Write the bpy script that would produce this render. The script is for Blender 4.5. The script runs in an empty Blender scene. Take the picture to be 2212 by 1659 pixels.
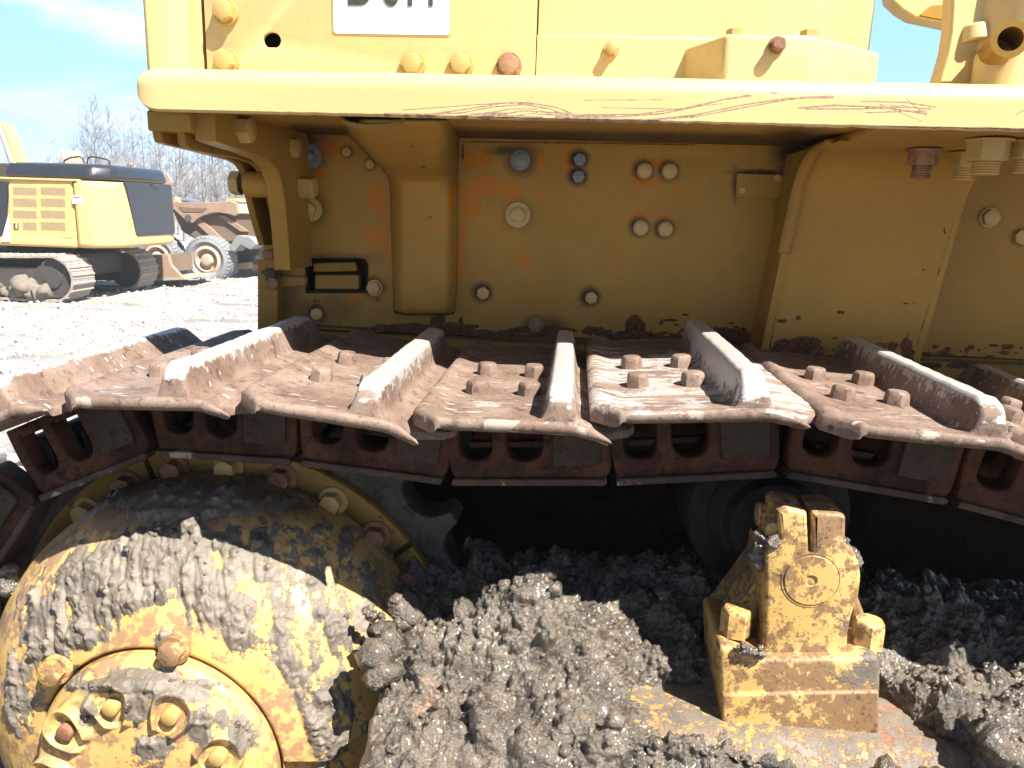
import bpy, bmesh, math, random
import numpy as np
from mathutils import Vector, Matrix, noise
random.seed(7); rng = np.random.default_rng(7)
R = math.radians
C = bpy.context.scene.collection
# ------------------------------------------------------------------ camera
F=1700.; CX=1106.; CY=829.5; ROLL=.0314; CZ=2.3     # photo measured on a 2212 px wide copy
Yc=Vector((139/F,372.5/F,-1)).normalized()
_L=-(F*F+139**2+372.5**2)/(139-372.5*ROLL)
Xc=Vector((-(139+_L)/F,-(372.5-ROLL*_L)/F,1)).normalized()
Zc=Xc.cross(Yc)
M3=Matrix((Xc,Yc,Zc))
cam=bpy.data.cameras.new('camera'); cam.sensor_width=36; cam.lens=F/2212*36; cam.clip_start=.02; cam.clip_end=3000
co=bpy.data.objects.new('camera',cam); C.objects.link(co)
co.matrix_world=Matrix.Translation((0,0,CZ))@M3.to_4x4()
bpy.context.scene.camera=co
def ray(px,py):
    return M3@Vector(((px-CX)/F,-(py-CY)/F,-1))
def at(px,py,Y):
    d=ray(px,py); t=Y/d.y; return Vector((d.x*t,Y,CZ+d.z*t))
def atX(px,py,X):
    d=ray(px,py); t=X/d.x; return Vector((X,d.y*t,CZ+d.z*t))
def atZ(px,py,Z):
    d=ray(px,py); t=(Z-CZ)/d.z; return Vector((d.x*t,d.y*t,Z))
def topx(P):
    P=np.asarray(P,float)-np.array([0,0,CZ]); m=np.array([Xc,Yc,Zc]); c=P@m
    return CX-F*c[:,0]/c[:,2], CY+F*c[:,1]/c[:,2]
# ------------------------------------------------------------------ materials
def new_mat(name):
    m=bpy.data.materials.new(name); m.use_nodes=True
    nt=m.node_tree; b=nt.nodes['Principled BSDF']; return m,nt,b
class NB:
    def __init__(s,nt): s.nt=nt; s.pos=None
    def n(s,t,**k):
        o=s.nt.nodes.new(t)
        for a,v in k.items(): setattr(o,a,v)
        return o
    def l(s,a,b): s.nt.links.new(a,b)
    def setin(s,sock,v):
        if hasattr(v,'links') or isinstance(v,bpy.types.NodeSocket): s.l(v,sock)
        else: sock.default_value=v
    def math(s,op,a,b=0.,c=None,clamp=False):
        o=s.n('ShaderNodeMath',operation=op,use_clamp=clamp); s.setin(o.inputs[0],a); s.setin(o.inputs[1],b)
        if c is not None: s.setin(o.inputs[2],c)
        return o.outputs[0]
    def coord(s,obj=True,scale=None):
        if obj: v=s.n('ShaderNodeTexCoord').outputs['Object']
        else: v=s.n('ShaderNodeNewGeometry').outputs['Position']
        if scale:
            m=s.n('ShaderNodeMapping'); m.inputs['Scale'].default_value=scale; s.l(v,m.inputs[0]); v=m.outputs[0]
        return v
    def noise(s,sc,detail=4,rough=.6,obj=False,stretch=None,dist=0):
        o=s.n('ShaderNodeTexNoise'); o.inputs['Scale'].default_value=sc; o.inputs['Detail'].default_value=detail
        o.inputs['Roughness'].default_value=rough; o.inputs['Distortion'].default_value=dist
        s.l(s.coord(obj,stretch),o.inputs['Vector']); return o.outputs['Fac']
    def step(s,v,lo,hi):
        o=s.n('ShaderNodeMapRange',interpolation_type='SMOOTHSTEP'); s.setin(o.inputs[0],v)
        o.inputs[1].default_value=lo; o.inputs[2].default_value=hi; return o.outputs[0]
    def mix(s,f,a,b,blend='MIX'):
        o=s.n('ShaderNodeMix',data_type='RGBA',blend_type=blend); s.setin(o.inputs[0],f)
        for i,v in ((6,a),(7,b)):
            if isinstance(v,(tuple,list)): o.inputs[i].default_value=(*v[:3],1)
            else: s.l(v,o.inputs[i])
        return o.outputs[2]
    def mixf(s,f,a,b):
        o=s.n('ShaderNodeMix',data_type='FLOAT'); s.setin(o.inputs[0],f); s.setin(o.inputs[2],a); s.setin(o.inputs[3],b); return o.outputs[0]
    def attr(s,name):
        o=s.n('ShaderNodeAttribute',attribute_name=name); return o.outputs['Fac']
    def bump(s,h,strength,dist,b,normal=None):
        o=s.n('ShaderNodeBump'); o.inputs['Strength'].default_value=strength; o.inputs['Distance'].default_value=dist
        s.l(h,o.inputs['Height'])
        if normal: s.l(normal,o.inputs['Normal'])
        s.l(o.outputs[0],b.inputs['Normal']); return o.outputs[0]
MUD=(.165,.138,.108)
def paint(name,c1,c2,rust=.0,rough=.42,rustcol=(.05,.026,.016),rust2=(.17,.075,.035),mud=False,dirt=.25,big=0.,spec=.5):
    """weathered enamel: tone drift, speckles, and the painted attributes rust / org / grime / mud / worn"""
    m,nt,b=new_mat(name); k=NB(nt)
    n1=k.noise(5,3); n2=k.noise(70,6,.7); n3=k.noise(220,5,.7); n4=k.noise(22,6,.65)
    col=k.mix(k.step(n1,.35,.65),c1,c2)
    col=k.mix(k.math('MULTIPLY',k.step(n2,.45,.8),dirt),col,tuple(x*.5 for x in c1))
    # orange touch-up primer
    o=k.math('ADD',k.attr('org'),k.math('MULTIPLY',k.math('SUBTRACT',n4,.5),.9))
    o=k.step(o,.47,.53); col=k.mix(k.math('MULTIPLY',o,.88),col,(.44,.155,.012))
    g=k.math('MULTIPLY',k.attr('grime'),k.math('ADD',.5,n2),clamp=True)
    col=k.mix(g,col,(.045,.028,.016))
    # rust: attribute driven plus speckles
    r=k.math('ADD',k.attr('rust'),k.math('MULTIPLY',k.math('SUBTRACT',k.math('ADD',k.math('MULTIPLY',n2,.6),k.math('MULTIPLY',n4,.4)),.5),1.7))
    rr=k.step(r,.46,.54)
    sp=k.step(k.math('ADD',k.math('MULTIPLY',n3,.75),k.math('MULTIPLY',n4,.25)),.68-rust*.25,.71-rust*.25)
    rr=k.math('MAXIMUM',rr,sp)
    if big:
        bg=k.step(k.math('ADD',k.math('ADD',k.math('MULTIPLY',n2,.4),k.math('MULTIPLY',n4,.35)),k.math('MULTIPLY',n1,.25)),.62-big*.2,.66-big*.2)
        col=k.mix(k.math('MULTIPLY',bg,.8),col,rust2)
    sn=k.noise(90,6,.75,stretch=(.22,1,1.3)); sc_=k.math('ADD',k.attr('scr'),k.math('MULTIPLY',k.math('SUBTRACT',sn,.5),1.5)); sc_=k.step(sc_,.50,.60)
    rr=k.math('MAXIMUM',rr,k.math('MULTIPLY',sc_,.85))
    rc=k.mix(k.step(n3,.35,.65),rustcol,rust2)
    col=k.mix(rr,col,rc)
    ro=k.mixf(rr,rough,.75)
    h=k.math('ADD',k.math('MULTIPLY',rr,-.5),k.math('MULTIPLY',n3,.25))
    w=k.math('ADD',k.attr('worn'),k.math('MULTIPLY',k.math('SUBTRACT',n2,.5),1.2)); w=k.step(w,.45,.6)
    col=k.mix(w,col,(.42,.40,.37))
    if mud:
        mm=k.math('ADD',k.attr('mud'),k.math('MULTIPLY',k.math('SUBTRACT',n2,.5),1.3)); mm=k.step(mm,.47,.56)
        mc=k.mix(k.step(n4,.3,.7),tuple(x*.75 for x in MUD),tuple(x*1.3 for x in MUD))
        col=k.mix(mm,col,mc); ro=k.mixf(mm,ro,k.mixf(n3,.25,.55))
        h=k.math('ADD',h,k.math('MULTIPLY',mm,k.math('ADD',1.2,k.math('MULTIPLY',n3,2.5))))
    k.l(col,b.inputs['Base Color']); k.setin(b.inputs['Roughness'],ro)
    b.inputs['Specular IOR Level'].default_value=spec
    k.bump(h,.5,.0015,b)
    return m
M={}
M['paint']=paint('shade_darkened_yellow',(.31,.177,.034),(.36,.205,.042),spec=.18)  # body yellow darkened to keep the shaded side from rendering too bright
M['paint_rust']=paint('chipped_yellow_paint',(.28,.155,.030),(.32,.178,.038),spec=.2,rust=.35,big=.25)  # chipped paint on the same shade-darkened yellow base
M['paint_sunlit']=paint('sunlit_pale_yellow',(.57,.42,.18),(.60,.45,.20),dirt=.3,rust=.05)  # same yellow paled for the sunlit upper parts, like clipped highlights
M['beam_paint']=paint('scratched_sunlit_beam',(.57,.42,.18),(.60,.45,.20),dirt=.1,rustcol=(.13,.07,.06),rust2=(.36,.22,.17))  # sunlit copy, its yellow and scratch rust paled as if overexposed
M['hub_paint']=paint('muddy_yellow_paint',(.52,.31,.09),(.58,.38,.14),rust=.25,mud=True,big=.62,rust2=(.27,.155,.095))
M['bracket_paint']=paint('rusty_yellow_casting',(.50,.32,.10),(.56,.38,.15),rust=.5,mud=True,big=.75,rust2=(.17,.09,.05),rough=.5)
M['frame_paint']=paint('rusty_frame_paint',(.5,.28,.07),(.36,.2,.09),rust=.6,mud=True,big=.7,rust2=(.26,.13,.08),rough=.55)
def metal_rust(name,c1,c2,worn=0.,rough=.7,pale=(.5,.47,.44),stretch=(9,1,9),dust=0.,dashes=False,spec=.5):
    m,nt,b=new_mat(name); k=NB(nt)
    n1=k.noise(14,5,.7); n2=k.noise(120,6,.75); n3=k.noise(380,4,.7)
    sp=k.noise(45,4,.6,stretch=(.35,1.6,1.6)); sp2=k.noise(16,6,.7)
    col=k.mix(k.step(n1,.35,.65),c1,c2)
    col=k.mix(k.math('MULTIPLY',k.step(n2,.5,.72),.75),col,tuple(x*.28 for x in c1))
    nb=k.noise(30,7,.75); col=k.mix(k.math('MULTIPLY',k.step(nb,.53,.65),.72),col,tuple(x*.32 for x in c1))
    col=k.mix(k.math('MULTIPLY',k.step(n3,.55,.75),.35),col,tuple(min(1,x*2.2) for x in c2))
    w=k.math('ADD',k.attr('worn'),worn)
    w=k.math('ADD',w,k.math('MULTIPLY',k.math('SUBTRACT',k.math('ADD',k.math('MULTIPLY',sp,.6),k.math('MULTIPLY',n2,.4)),.5),2.2))
    w=k.step(w,.55,.72)
    if dashes:
        vo=k.n('ShaderNodeTexVoronoi'); vo.inputs['Scale'].default_value=62; k.l(k.coord(False,(.42,1.5,1.)),vo.inputs['Vector'])
        ds=k.math('MULTIPLY',k.step(vo.outputs['Distance'],.26,.16),k.step(k.math('FRACT',k.math('MULTIPLY',vo.outputs['Color'],5.7)),.66,.68))
        w=k.math('MAXIMUM',w,k.math('MULTIPLY',ds,.9))
    col=k.mix(w,col,pale)
    d=k.step(k.math('ADD',k.attr('mud'),k.math('MULTIPLY',k.math('SUBTRACT',sp2,.5),1.6)),.5,.6)
    col=k.mix(d,col,(.34,.29,.22))
    k.l(col,b.inputs['Base Color']); k.setin(b.inputs['Roughness'],k.mixf(w,rough,.42))
    k.setin(b.inputs['Metallic'],k.math('MULTIPLY',w,.35))
    b.inputs['Specular IOR Level'].default_value=spec
    k.bump(k.math('ADD',n2,k.math('MULTIPLY',n3,.5)),.45,.002,b)
    return m
M['shoe']=metal_rust('rusty_track_steel',(.145,.090,.064),(.235,.168,.127),dashes=True)
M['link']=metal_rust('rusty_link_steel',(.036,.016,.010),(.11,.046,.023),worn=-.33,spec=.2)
M['link_face']=metal_rust('dull_link_face',(.07,.05,.038),(.06,.038,.026),worn=-.3,spec=.2)
M['rail']=metal_rust('polished_rail_steel',(.05,.028,.019),(.09,.052,.035),worn=-.14,pale=(.42,.37,.3))
M['tooth']=metal_rust('worn_sprocket_steel',(.055,.045,.038),(.10,.08,.065),worn=-.15,pale=(.2,.18,.17),rough=.6,spec=.25)
M['dark']=metal_rust('darkened_steel',(.012,.010,.009),(.022,.019,.016),worn=-.5,rough=.6,spec=.2)  # darkened so the shaded roller does not come out too bright
M['hull']=metal_rust('dirty_shaded_hull',(.02,.014,.01),(.03,.021,.014),worn=-.6,rough=.8,spec=.1)  # dirty hull, taken near black to stand in for deep shade
M['boltgrey']=metal_rust('zinc_bolt',(.16,.17,.19),(.24,.25,.27),worn=-.2,rough=.45)
M['boltrust']=metal_rust('rusty_bolt',(.2,.08,.04),(.3,.17,.09),worn=-.2)
M['boltpaint']=paint('painted_bolt',(.42,.28,.09),(.47,.32,.11),rust=.18)
def simple(name,col,rough=.5,metal=0.,nz=.15,scale=30,bump=.15,spec=None):
    m,nt,b=new_mat(name); k=NB(nt); n=k.noise(scale,5,.6)
    c=k.mix(n,tuple(x*(1-nz) for x in col),tuple(min(1,x*(1+nz)) for x in col))
    k.l(c,b.inputs['Base Color']); b.inputs['Roughness'].default_value=rough; b.inputs['Metallic'].default_value=metal
    if bump: k.bump(n,bump,.01,b)
    return m
def mud_mat():
    m,nt,b=new_mat('wet_mud'); k=NB(nt)
    n1=k.noise(18,6,.7); n2=k.noise(110,6,.75); n3=k.noise(420,5,.8)
    col=k.mix(k.step(n1,.35,.65),(.066,.053,.039),(.165,.134,.098))
    col=k.mix(k.math('MULTIPLY',k.step(n2,.60,.72),.45),col,(.20,.165,.125))
    o=k.math('ADD',k.attr('rusty'),k.math('MULTIPLY',k.math('SUBTRACT',n1,.5),1.6)); o=k.step(o,.5,.62)
    col=k.mix(k.math('MULTIPLY',o,.75),col,(.33,.17,.10))
    st=k.n('ShaderNodeTexVoronoi'); st.inputs['Scale'].default_value=75; k.l(k.coord(False),st.inputs['Vector'])
    sm=k.math('MULTIPLY',k.step(st.outputs['Distance'],.22,.12),k.step(k.math('FRACT',k.math('MULTIPLY',st.outputs['Color'],7.3)),.90,.91))
    col=k.mix(sm,col,(.42,.33,.22))
    k.l(col,b.inputs['Base Color']); k.setin(b.inputs['Roughness'],k.mixf(k.step(n2,.35,.65),.14,.34))
    b.inputs['Specular IOR Level'].default_value=.85; b.inputs['Coat Weight'].default_value=.35; b.inputs['Coat Roughness'].default_value=.14
    n5=k.noise(60,4,.7); k.bump(k.math('ADD',n5,k.math('MULTIPLY',n3,.18)),.9,.012,b)
    return m
M['mud']=mud_mat()
# ------------------------------------------------------------------ object helpers
W={}
def reg(o,parent,mat):
    W[o.name]=mat.copy()
    if parent is not None:
        o.parent=parent; o.matrix_parent_inverse=Matrix(); o.matrix_basis=W[parent.name].inverted()@mat
    else: o.matrix_basis=mat
def thing(name,label,cat,loc,group=None):
    o=bpy.data.objects.new(name,None); C.objects.link(o); o.empty_display_size=.2
    o['label']=label; o['category']=cat
    if group: o['group']=group
    reg(o,None,Matrix.Translation(Vector(loc))); return o
def tag(o,label=None,cat=None,group=None,kind=None):
    if label:o['label']=label
    if cat:o['category']=cat
    if group:o['group']=group
    if kind:o['kind']=kind
    return o
def obj(name,me,mat,parent=None,frame=None,smooth=None):
    """me in world coordinates unless frame (world matrix) is given, then in that frame"""
    if isinstance(me,bmesh.types.BMesh):
        bm=me; bmesh.ops.recalc_face_normals(bm,faces=bm.faces[:]); me=bpy.data.meshes.new(name); bm.to_mesh(me); bm.free()
    if frame is None and len(me.vertices):
        c=np.empty(len(me.vertices)*3,np.float32); me.vertices.foreach_get('co',c); c=c.reshape(-1,3)
        ctr=(c.min(0)+c.max(0))/2; me.vertices.foreach_set('co',(c-ctr).ravel()); frame=Matrix.Translation(Vector([float(x) for x in ctr]))
    me.name=name
    if mat is not None:
        me.materials.clear(); me.materials.append(mat)
    o=bpy.data.objects.new(name,me); C.objects.link(o); reg(o,parent,frame or Matrix())
    if smooth is not None:
        me.polygons.foreach_set('use_smooth',[True]*len(me.polygons))
        if smooth<180: me.set_sharp_from_angle(angle=R(smooth))
    me.update(); return o
def bevel(o,w,seg=2,ang=30):
    m=o.modifiers.new('bevel','BEVEL'); m.width=w; m.segments=seg; m.limit_method='ANGLE'; m.angle_limit=R(ang); m.harden_normals=False
    o.data.polygons.foreach_set('use_smooth',[True]*len(o.data.polygons)); o.data.set_sharp_from_angle(angle=R(50)); return o
def solid(o,t,off=-1):
    m=o.modifiers.new('thick','SOLIDIFY'); m.thickness=t; m.offset=off; return o
def grid(P,flip=False,closeu=False,skip=None):
    """P: array (nu,nv,3) -> mesh"""
    nu,nv,_=P.shape; idx=np.arange(nu*nv).reshape(nu,nv)
    if closeu: a=idx; b=np.roll(idx,-1,0)
    else: a=idx[:-1]; b=idx[1:]
    q=np.stack([a[:,:-1],b[:,:-1],b[:,1:],a[:,1:]],-1).reshape(-1,4)
    if flip:q=q[:,::-1]
    if skip is not None:
        cen=P.reshape(-1,3)[q].mean(1); q=q[~skip(cen)]
    me=bpy.data.meshes.new('g'); me.from_pydata(P.reshape(-1,3).tolist(),[],q.tolist()); me.validate(); return me
def box(bm,lo,hi):
    x0,y0,z0=lo;x1,y1,z1=hi
    v=[bm.verts.new(p) for p in ((x0,y0,z0),(x1,y0,z0),(x1,y1,z0),(x0,y1,z0),(x0,y0,z1),(x1,y0,z1),(x1,y1,z1),(x0,y1,z1))]
    for f in ((0,3,2,1),(4,5,6,7),(0,1,5,4),(1,2,6,5),(2,3,7,6),(3,0,4,7)): bm.faces.new([v[i] for i in f])
    return v
def prism(bm,pts,d):
    """closed outline (list of Vectors) extruded by vector d"""
    a=[bm.verts.new(p) for p in pts]; b=[bm.verts.new(Vector(p)+Vector(d)) for p in pts]; n=len(a)
    bm.faces.new(a); bm.faces.new(b[::-1])
    for i in range(n): bm.faces.new((a[i],b[i],b[(i+1)%n],a[(i+1)%n]))
def slab(pts,Y0,Y1):
    """pixel outline standing on plane Y0, with real depth to Y1"""
    bm=bmesh.new(); prism(bm,[at(x,y,Y0) for x,y in pts],(0,Y1-Y0,0)); return bm
def cyl(bm,p0,p1,r0,r1=None,n=16,cap=True):
    p0=Vector(p0);p1=Vector(p1); r1=r0 if r1 is None else r1
    d=(p1-p0).normalized(); a=d.orthogonal().normalized(); b=d.cross(a)
    A=[bm.verts.new(p0+r0*(a*math.cos(2*math.pi*i/n)+b*math.sin(2*math.pi*i/n))) for i in range(n)]
    B=[bm.verts.new(p1+r1*(a*math.cos(2*math.pi*i/n)+b*math.sin(2*math.pi*i/n))) for i in range(n)]
    for i in range(n): bm.faces.new((A[i],A[(i+1)%n],B[(i+1)%n],B[i]))
    if cap:
        bm.faces.new(A[::-1]); bm.faces.new(B)
def tube(bm,pts,r,n=8):
    for a,b in zip(pts,pts[1:]): cyl(bm,a,b,r,n=n)
def plate(name,outer,holes,depth,bev,mat,parent,frame,res=1):
    """flat plate with real holes: outlines in the frame's local x,z; thickness along local y from 0 to depth"""
    cu=bpy.data.curves.new(name,'CURVE'); cu.dimensions='2D'; cu.fill_mode='BOTH'; cu.extrude=max(depth/2-bev,1e-4); cu.bevel_depth=bev; cu.bevel_resolution=res; cu.offset=-bev
    for loop in [outer]+holes:
        s=cu.splines.new('POLY'); s.points.add(len(loop)-1); s.use_cyclic_u=True
        for p,q in zip(s.points,loop): p.co=(q[0],q[1],0,1)
    t=bpy.data.objects.new('t',cu); me=bpy.data.meshes.new_from_object(t); bpy.data.objects.remove(t); bpy.data.curves.remove(cu)
    me.transform(Matrix(((1,0,0,0),(0,0,-1,depth/2),(0,1,0,0),(0,0,0,1))))
    bm=bmesh.new(); bm.from_mesh(me); bmesh.ops.remove_doubles(bm,verts=bm.verts[:],dist=1e-5); bm.to_mesh(me); bm.free()
    o=obj(name,me,mat,parent,frame,smooth=35); return o
def rounded(pts,r,n=5):
    """round the corners of an outline; r number or list"""
    out=[]; N=len(pts)
    for i,p in enumerate(pts):
        ri=r[i] if isinstance(r,(list,tuple)) else r
        p=Vector(p); a=Vector(pts[i-1])-p; b=Vector(pts[(i+1)%N])-p
        if ri<=0: out.append(tuple(p)); continue
        k=min(ri,a.length*.48,b.length*.48); A=p+a.normalized()*k; B=p+b.normalized()*k
        for j in range(n+1):
            t=j/n; q=A*(1-t)**2+p*2*t*(1-t)+B*t*t; out.append(tuple(q))
    return out
def setattr_(me,name,arr):
    a=me.attributes.get(name) or me.attributes.new(name,'FLOAT','POINT'); a.data.foreach_set('value',np.asarray(arr,np.float32))
def wpos(o):
    n=len(o.data.vertices); c=np.empty(n*3,np.float32); o.data.vertices.foreach_get('co',c); c=c.reshape(-1,3)
    m=np.array(W[o.name]); return c@m[:3,:3].T+m[:3,3]
def wear(o,strokes):
    """strokes: (attr,'e',x,y,rx,ry[,strength]) ellipse or (attr,'l',[(x,y)..],width[,strength]) line: the wear marks of the photo laid on this surface"""
    P=wpos(o); x,y=topx(P); acc={}
    for s in strokes:
        a=acc.setdefault(s[0],np.zeros(len(P)))
        if s[1]=='e':
            d=np.hypot((x-s[2])/s[4],(y-s[3])/s[5]); st=s[6] if len(s)>6 else 1.
        else:
            d=np.full(len(P),1e9); st=s[4] if len(s)>4 else 1.
            for (ax,ay),(bx,by) in zip(s[2],s[2][1:]):
                dx,dy=bx-ax,by-ay; t=np.clip(((x-ax)*dx+(y-ay)*dy)/(dx*dx+dy*dy+1e-9),0,1)
                d=np.minimum(d,np.hypot(x-ax-t*dx,y-ay-t*dy)/s[3])
        np.maximum(a,np.clip(1.5-d,0,1)*st,out=a)
    for n_,a in acc.items(): setattr_(o.data,n_,a)
def fbm(P,sc,oct=4,H=.8,off=(0,0,0)):
    return np.array([noise.fractal(Vector((float(p[0])*sc+off[0],float(p[1])*sc+off[1],float(p[2])*sc+off[2])),H,2.1,oct) for p in P])
# ------------------------------------------------------------------ bolts
bolt_cache={}
def bolt_mesh(kind,r,h,wr,wt,wn=6):
    key=(kind,r,h,wr,wt,wn)
    if key in bolt_cache: return bolt_cache[key]
    bm=bmesh.new(); z=0
    if wr:
        # thick washer with softened rim
        cyl(bm,(0,0,0),(0,0,wt*.7),wr,n=28); cyl(bm,(0,0,wt*.7),(0,0,wt),wr,wr*.96,n=28); z=wt
    def ring(rr,zz,n=wn,rot=0): return [bm.verts.new((rr*math.cos(rot+2*math.pi*i/n),rr*math.sin(rot+2*math.pi*i/n),zz)) for i in range(n)]
    n=24
    def hexr(a,rr,sharp):   # radius of a hexagon blending to a circle
        q=(a+math.pi/wn)%(2*math.pi/wn)-math.pi/wn; return rr*(math.cos(math.pi/wn)/math.cos(q)*sharp+(1-sharp)*.93)
    prev=None
    for (rr,zz,sh) in (((r,z-.0005,1),(r,z+h*.78,1),(r*.98,z+h*.93,.6),(r*.86,z+h,.0)) if kind!='worn' else ((r*1.08,z-.0005,.75),(r*1.0,z+h*.6,.7),(r*.96,z+h*.85,.6),(r*.80,z+h*.97,.4),(r*.5,z+h,0))):
        cur=[bm.verts.new((hexr(2*math.pi*i/n,rr,sh)*math.cos(2*math.pi*i/n),hexr(2*math.pi*i/n,rr,sh)*math.sin(2*math.pi*i/n),zz)) for i in range(n)]
        if prev:
            for i in range(n): bm.faces.new((prev[i],prev[(i+1)%n],cur[(i+1)%n],cur[i]))
        prev=cur
    if kind=='thread':
        bm.faces.new(prev); zt=z+h
        for j in range(5):
            cyl(bm,(0,0,zt+j*.0034),(0,0,zt+j*.0034+.0017),r*.60,r*.66,n=16); cyl(bm,(0,0,zt+j*.0034+.0017),(0,0,zt+j*.0034+.0034),r*.66,r*.60,n=16)
    elif kind=='nut':
        inner=[bm.verts.new((r*.55*math.cos(2*math.pi*i/n),r*.55*math.sin(2*math.pi*i/n),z+h)) for i in range(n)]
        deep=[bm.verts.new((r*.55*math.cos(2*math.pi*i/n),r*.55*math.sin(2*math.pi*i/n),z+h*.8)) for i in range(n)]
        for i in range(n):
            bm.faces.new((prev[i],prev[(i+1)%n],inner[(i+1)%n],inner[i])); bm.faces.new((inner[i],inner[(i+1)%n],deep[(i+1)%n],deep[i]))
        bm.faces.new(deep); cyl(bm,(0,0,z+h*.8),(0,0,z+h*1.15),r*.42,n=14)
    else: bm.faces.new(prev)
    bmesh.ops.recalc_face_normals(bm,faces=bm.faces[:])
    me=bpy.data.meshes.new('bolt'); bm.to_mesh(me); bm.free()
    me.polygons.foreach_set('use_smooth',[True]*len(me.polygons)); me.set_sharp_from_angle(angle=R(35))
    me.materials.append(None)
    bolt_cache[key]=me; return me
def bolt(P,axis,parent,mat='boltpaint',r=.011,h=.009,wr=0,wt=.003,kind='hex',rot=None,name='bolt',wn=6):
    me=bolt_mesh(kind,r,h,wr,wt,wn); o=bpy.data.objects.new(name,me); C.objects.link(o)
    rot=random.uniform(0,6) if rot is None else rot
    q=Vector((0,0,1)).rotation_difference(Vector(axis)).to_matrix().to_4x4()@Matrix.Rotation(rot,4,'Z')
    reg(o,parent,Matrix.Translation(Vector(P))@q)
    o.material_slots[0].link='OBJECT'; o.material_slots[0].material=M[mat] if isinstance(mat,str) else mat
    return o
FR=(0,-1,0)
# ================================================================== BULLDOZER
doz=thing('bulldozer','close yellow bulldozer with rusty track and muddy drive hub filling the picture','bulldozer',(0.1,1.6,0))
YB=1.01; YP=1.42
# ---- fender beam with scratches (profile swept along X, rounded left end)
xl=at(290,200,YB).x; zb=at(1245,262,YB).z; zt=at(1245,159,YB).z
x_r=at(2330,260,YB).x+1.3
rt=.022
prof=[]                                                     # (y,z) from rear bottom round the lip to deck
prof+=[(YB+.012,zb+.002),(YB+.004,zb)]
for t in np.linspace(0,1,46): prof.append((YB,zb+.003+(zt-rt-zb-.003)*t))
for a in np.linspace(0,90,9)[1:]: prof.append((YB+rt-rt*math.cos(R(a)),zt-rt+rt*math.sin(R(a))))
for t in (.02,.08,.2,.4,.7): prof.append((YB+rt+t,zt+.0003))
prof=np.array(prof); xs=np.concatenate([np.linspace(xl,x_r-1.3,2000),np.linspace(x_r-1.3,x_r,40)[1:]])
P=np.empty((len(xs),len(prof),3)); P[:,:,0]=xs[:,None]; P[:,:,1]=prof[None,:,0]; P[:,:,2]=prof[None,:,1]
rc=.03
d=np.clip((xl+rc-P[:,:,0])/rc,0,1); s=1-np.sqrt(np.clip(1-d**2,0,1))          # rounded left end
zm=zb+.028; P[:,:,2]=np.where(P[:,:,2]<zm,P[:,:,2]+(zm-P[:,:,2])*s*.9,P[:,:,2]-(P[:,:,2]-zm)*s*.35)
P[:,:,1]+=s*.008
nzs=np.array([noise.fractal(Vector((float(x)*38,0,3)),.7,2,4) for x in xs])   # battered lower lip
P[:,:14,2]+= (np.clip(nzs,-.4,.8)*.0010*(xs>at(600,250,YB).x))[:,None]*np.linspace(1,0,14)[None]
beam=obj('fender_beam',grid(P),M['beam_paint'],doz,smooth=180); solid(beam,.011,-1)
SC=[('scr','l',[(700,258.5),(1100,263),(1400,266.5),(1800,273),(2212,279.5)],3.2,.95),
 ('scr','l',[(545,251),(640,255),(800,259)],2.8,.85),
 ('scr','e',850,257,150,5,.62),('scr','e',1130,254,130,9,.58),('scr','e',1190,246,60,12,.5),
 ('scr','l',[(870,238),(960,232),(1040,226),(1100,222),(1160,226)],1.3),('scr','l',[(830,246),(930,247),(1010,236),(1080,224),(1140,222),(1200,232),(1235,246)],1.6),
 ('scr','l',[(900,250),(1000,244),(1060,232),(1130,226),(1190,236),(1220,250)],1.7),('scr','l',[(960,254),(1050,246),(1100,236),(1160,236)],1.5),
 ('scr','l',[(1000,256),(1080,248),(1130,240),(1200,244),(1260,252)],1.6),('scr','l',[(1040,258),(1100,252),(1160,244)],1.2),('scr','l',[(1150,247),(1260,250),(1330,250)],1.3),
 ('scr','l',[(1200,253),(1330,253),(1430,246),(1500,232),(1560,216),(1640,204)],1.7),('scr','l',[(1230,249),(1380,247),(1480,234),(1570,214),(1690,199)],1.6),
 ('scr','l',[(1220,257),(1400,259),(1500,249),(1600,228),(1700,213),(1800,211)],1.7),('scr','l',[(1380,262),(1500,253),(1620,230),(1720,213)],1.5),
 ('scr','l',[(1260,217),(1430,216)],1.),('scr','l',[(1300,233),(1460,236),(1560,224)],1.),
 ('scr','l',[(1725,234),(1800,228),(1900,232),(2000,246)],1.9),('scr','l',[(1740,236),(1850,236),(1960,232),(2010,236)],1.6),('scr','l',[(1860,219),(1960,222),(2020,232)],1.4),
 ('scr','e',1935,236,75,15,.52),('scr','l',[(1900,226),(1990,262)],1.2),('scr','l',[(1960,216),(2000,250)],1.2),('scr','l',[(1870,244),(2000,240)],1.3),
 ('scr','l',[(2195,248),(2212,238)],1.2),('scr','e',1250,260,150,4,.56),('scr','e',1060,247,70,7,.54)]
wear(beam,SC)
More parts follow.
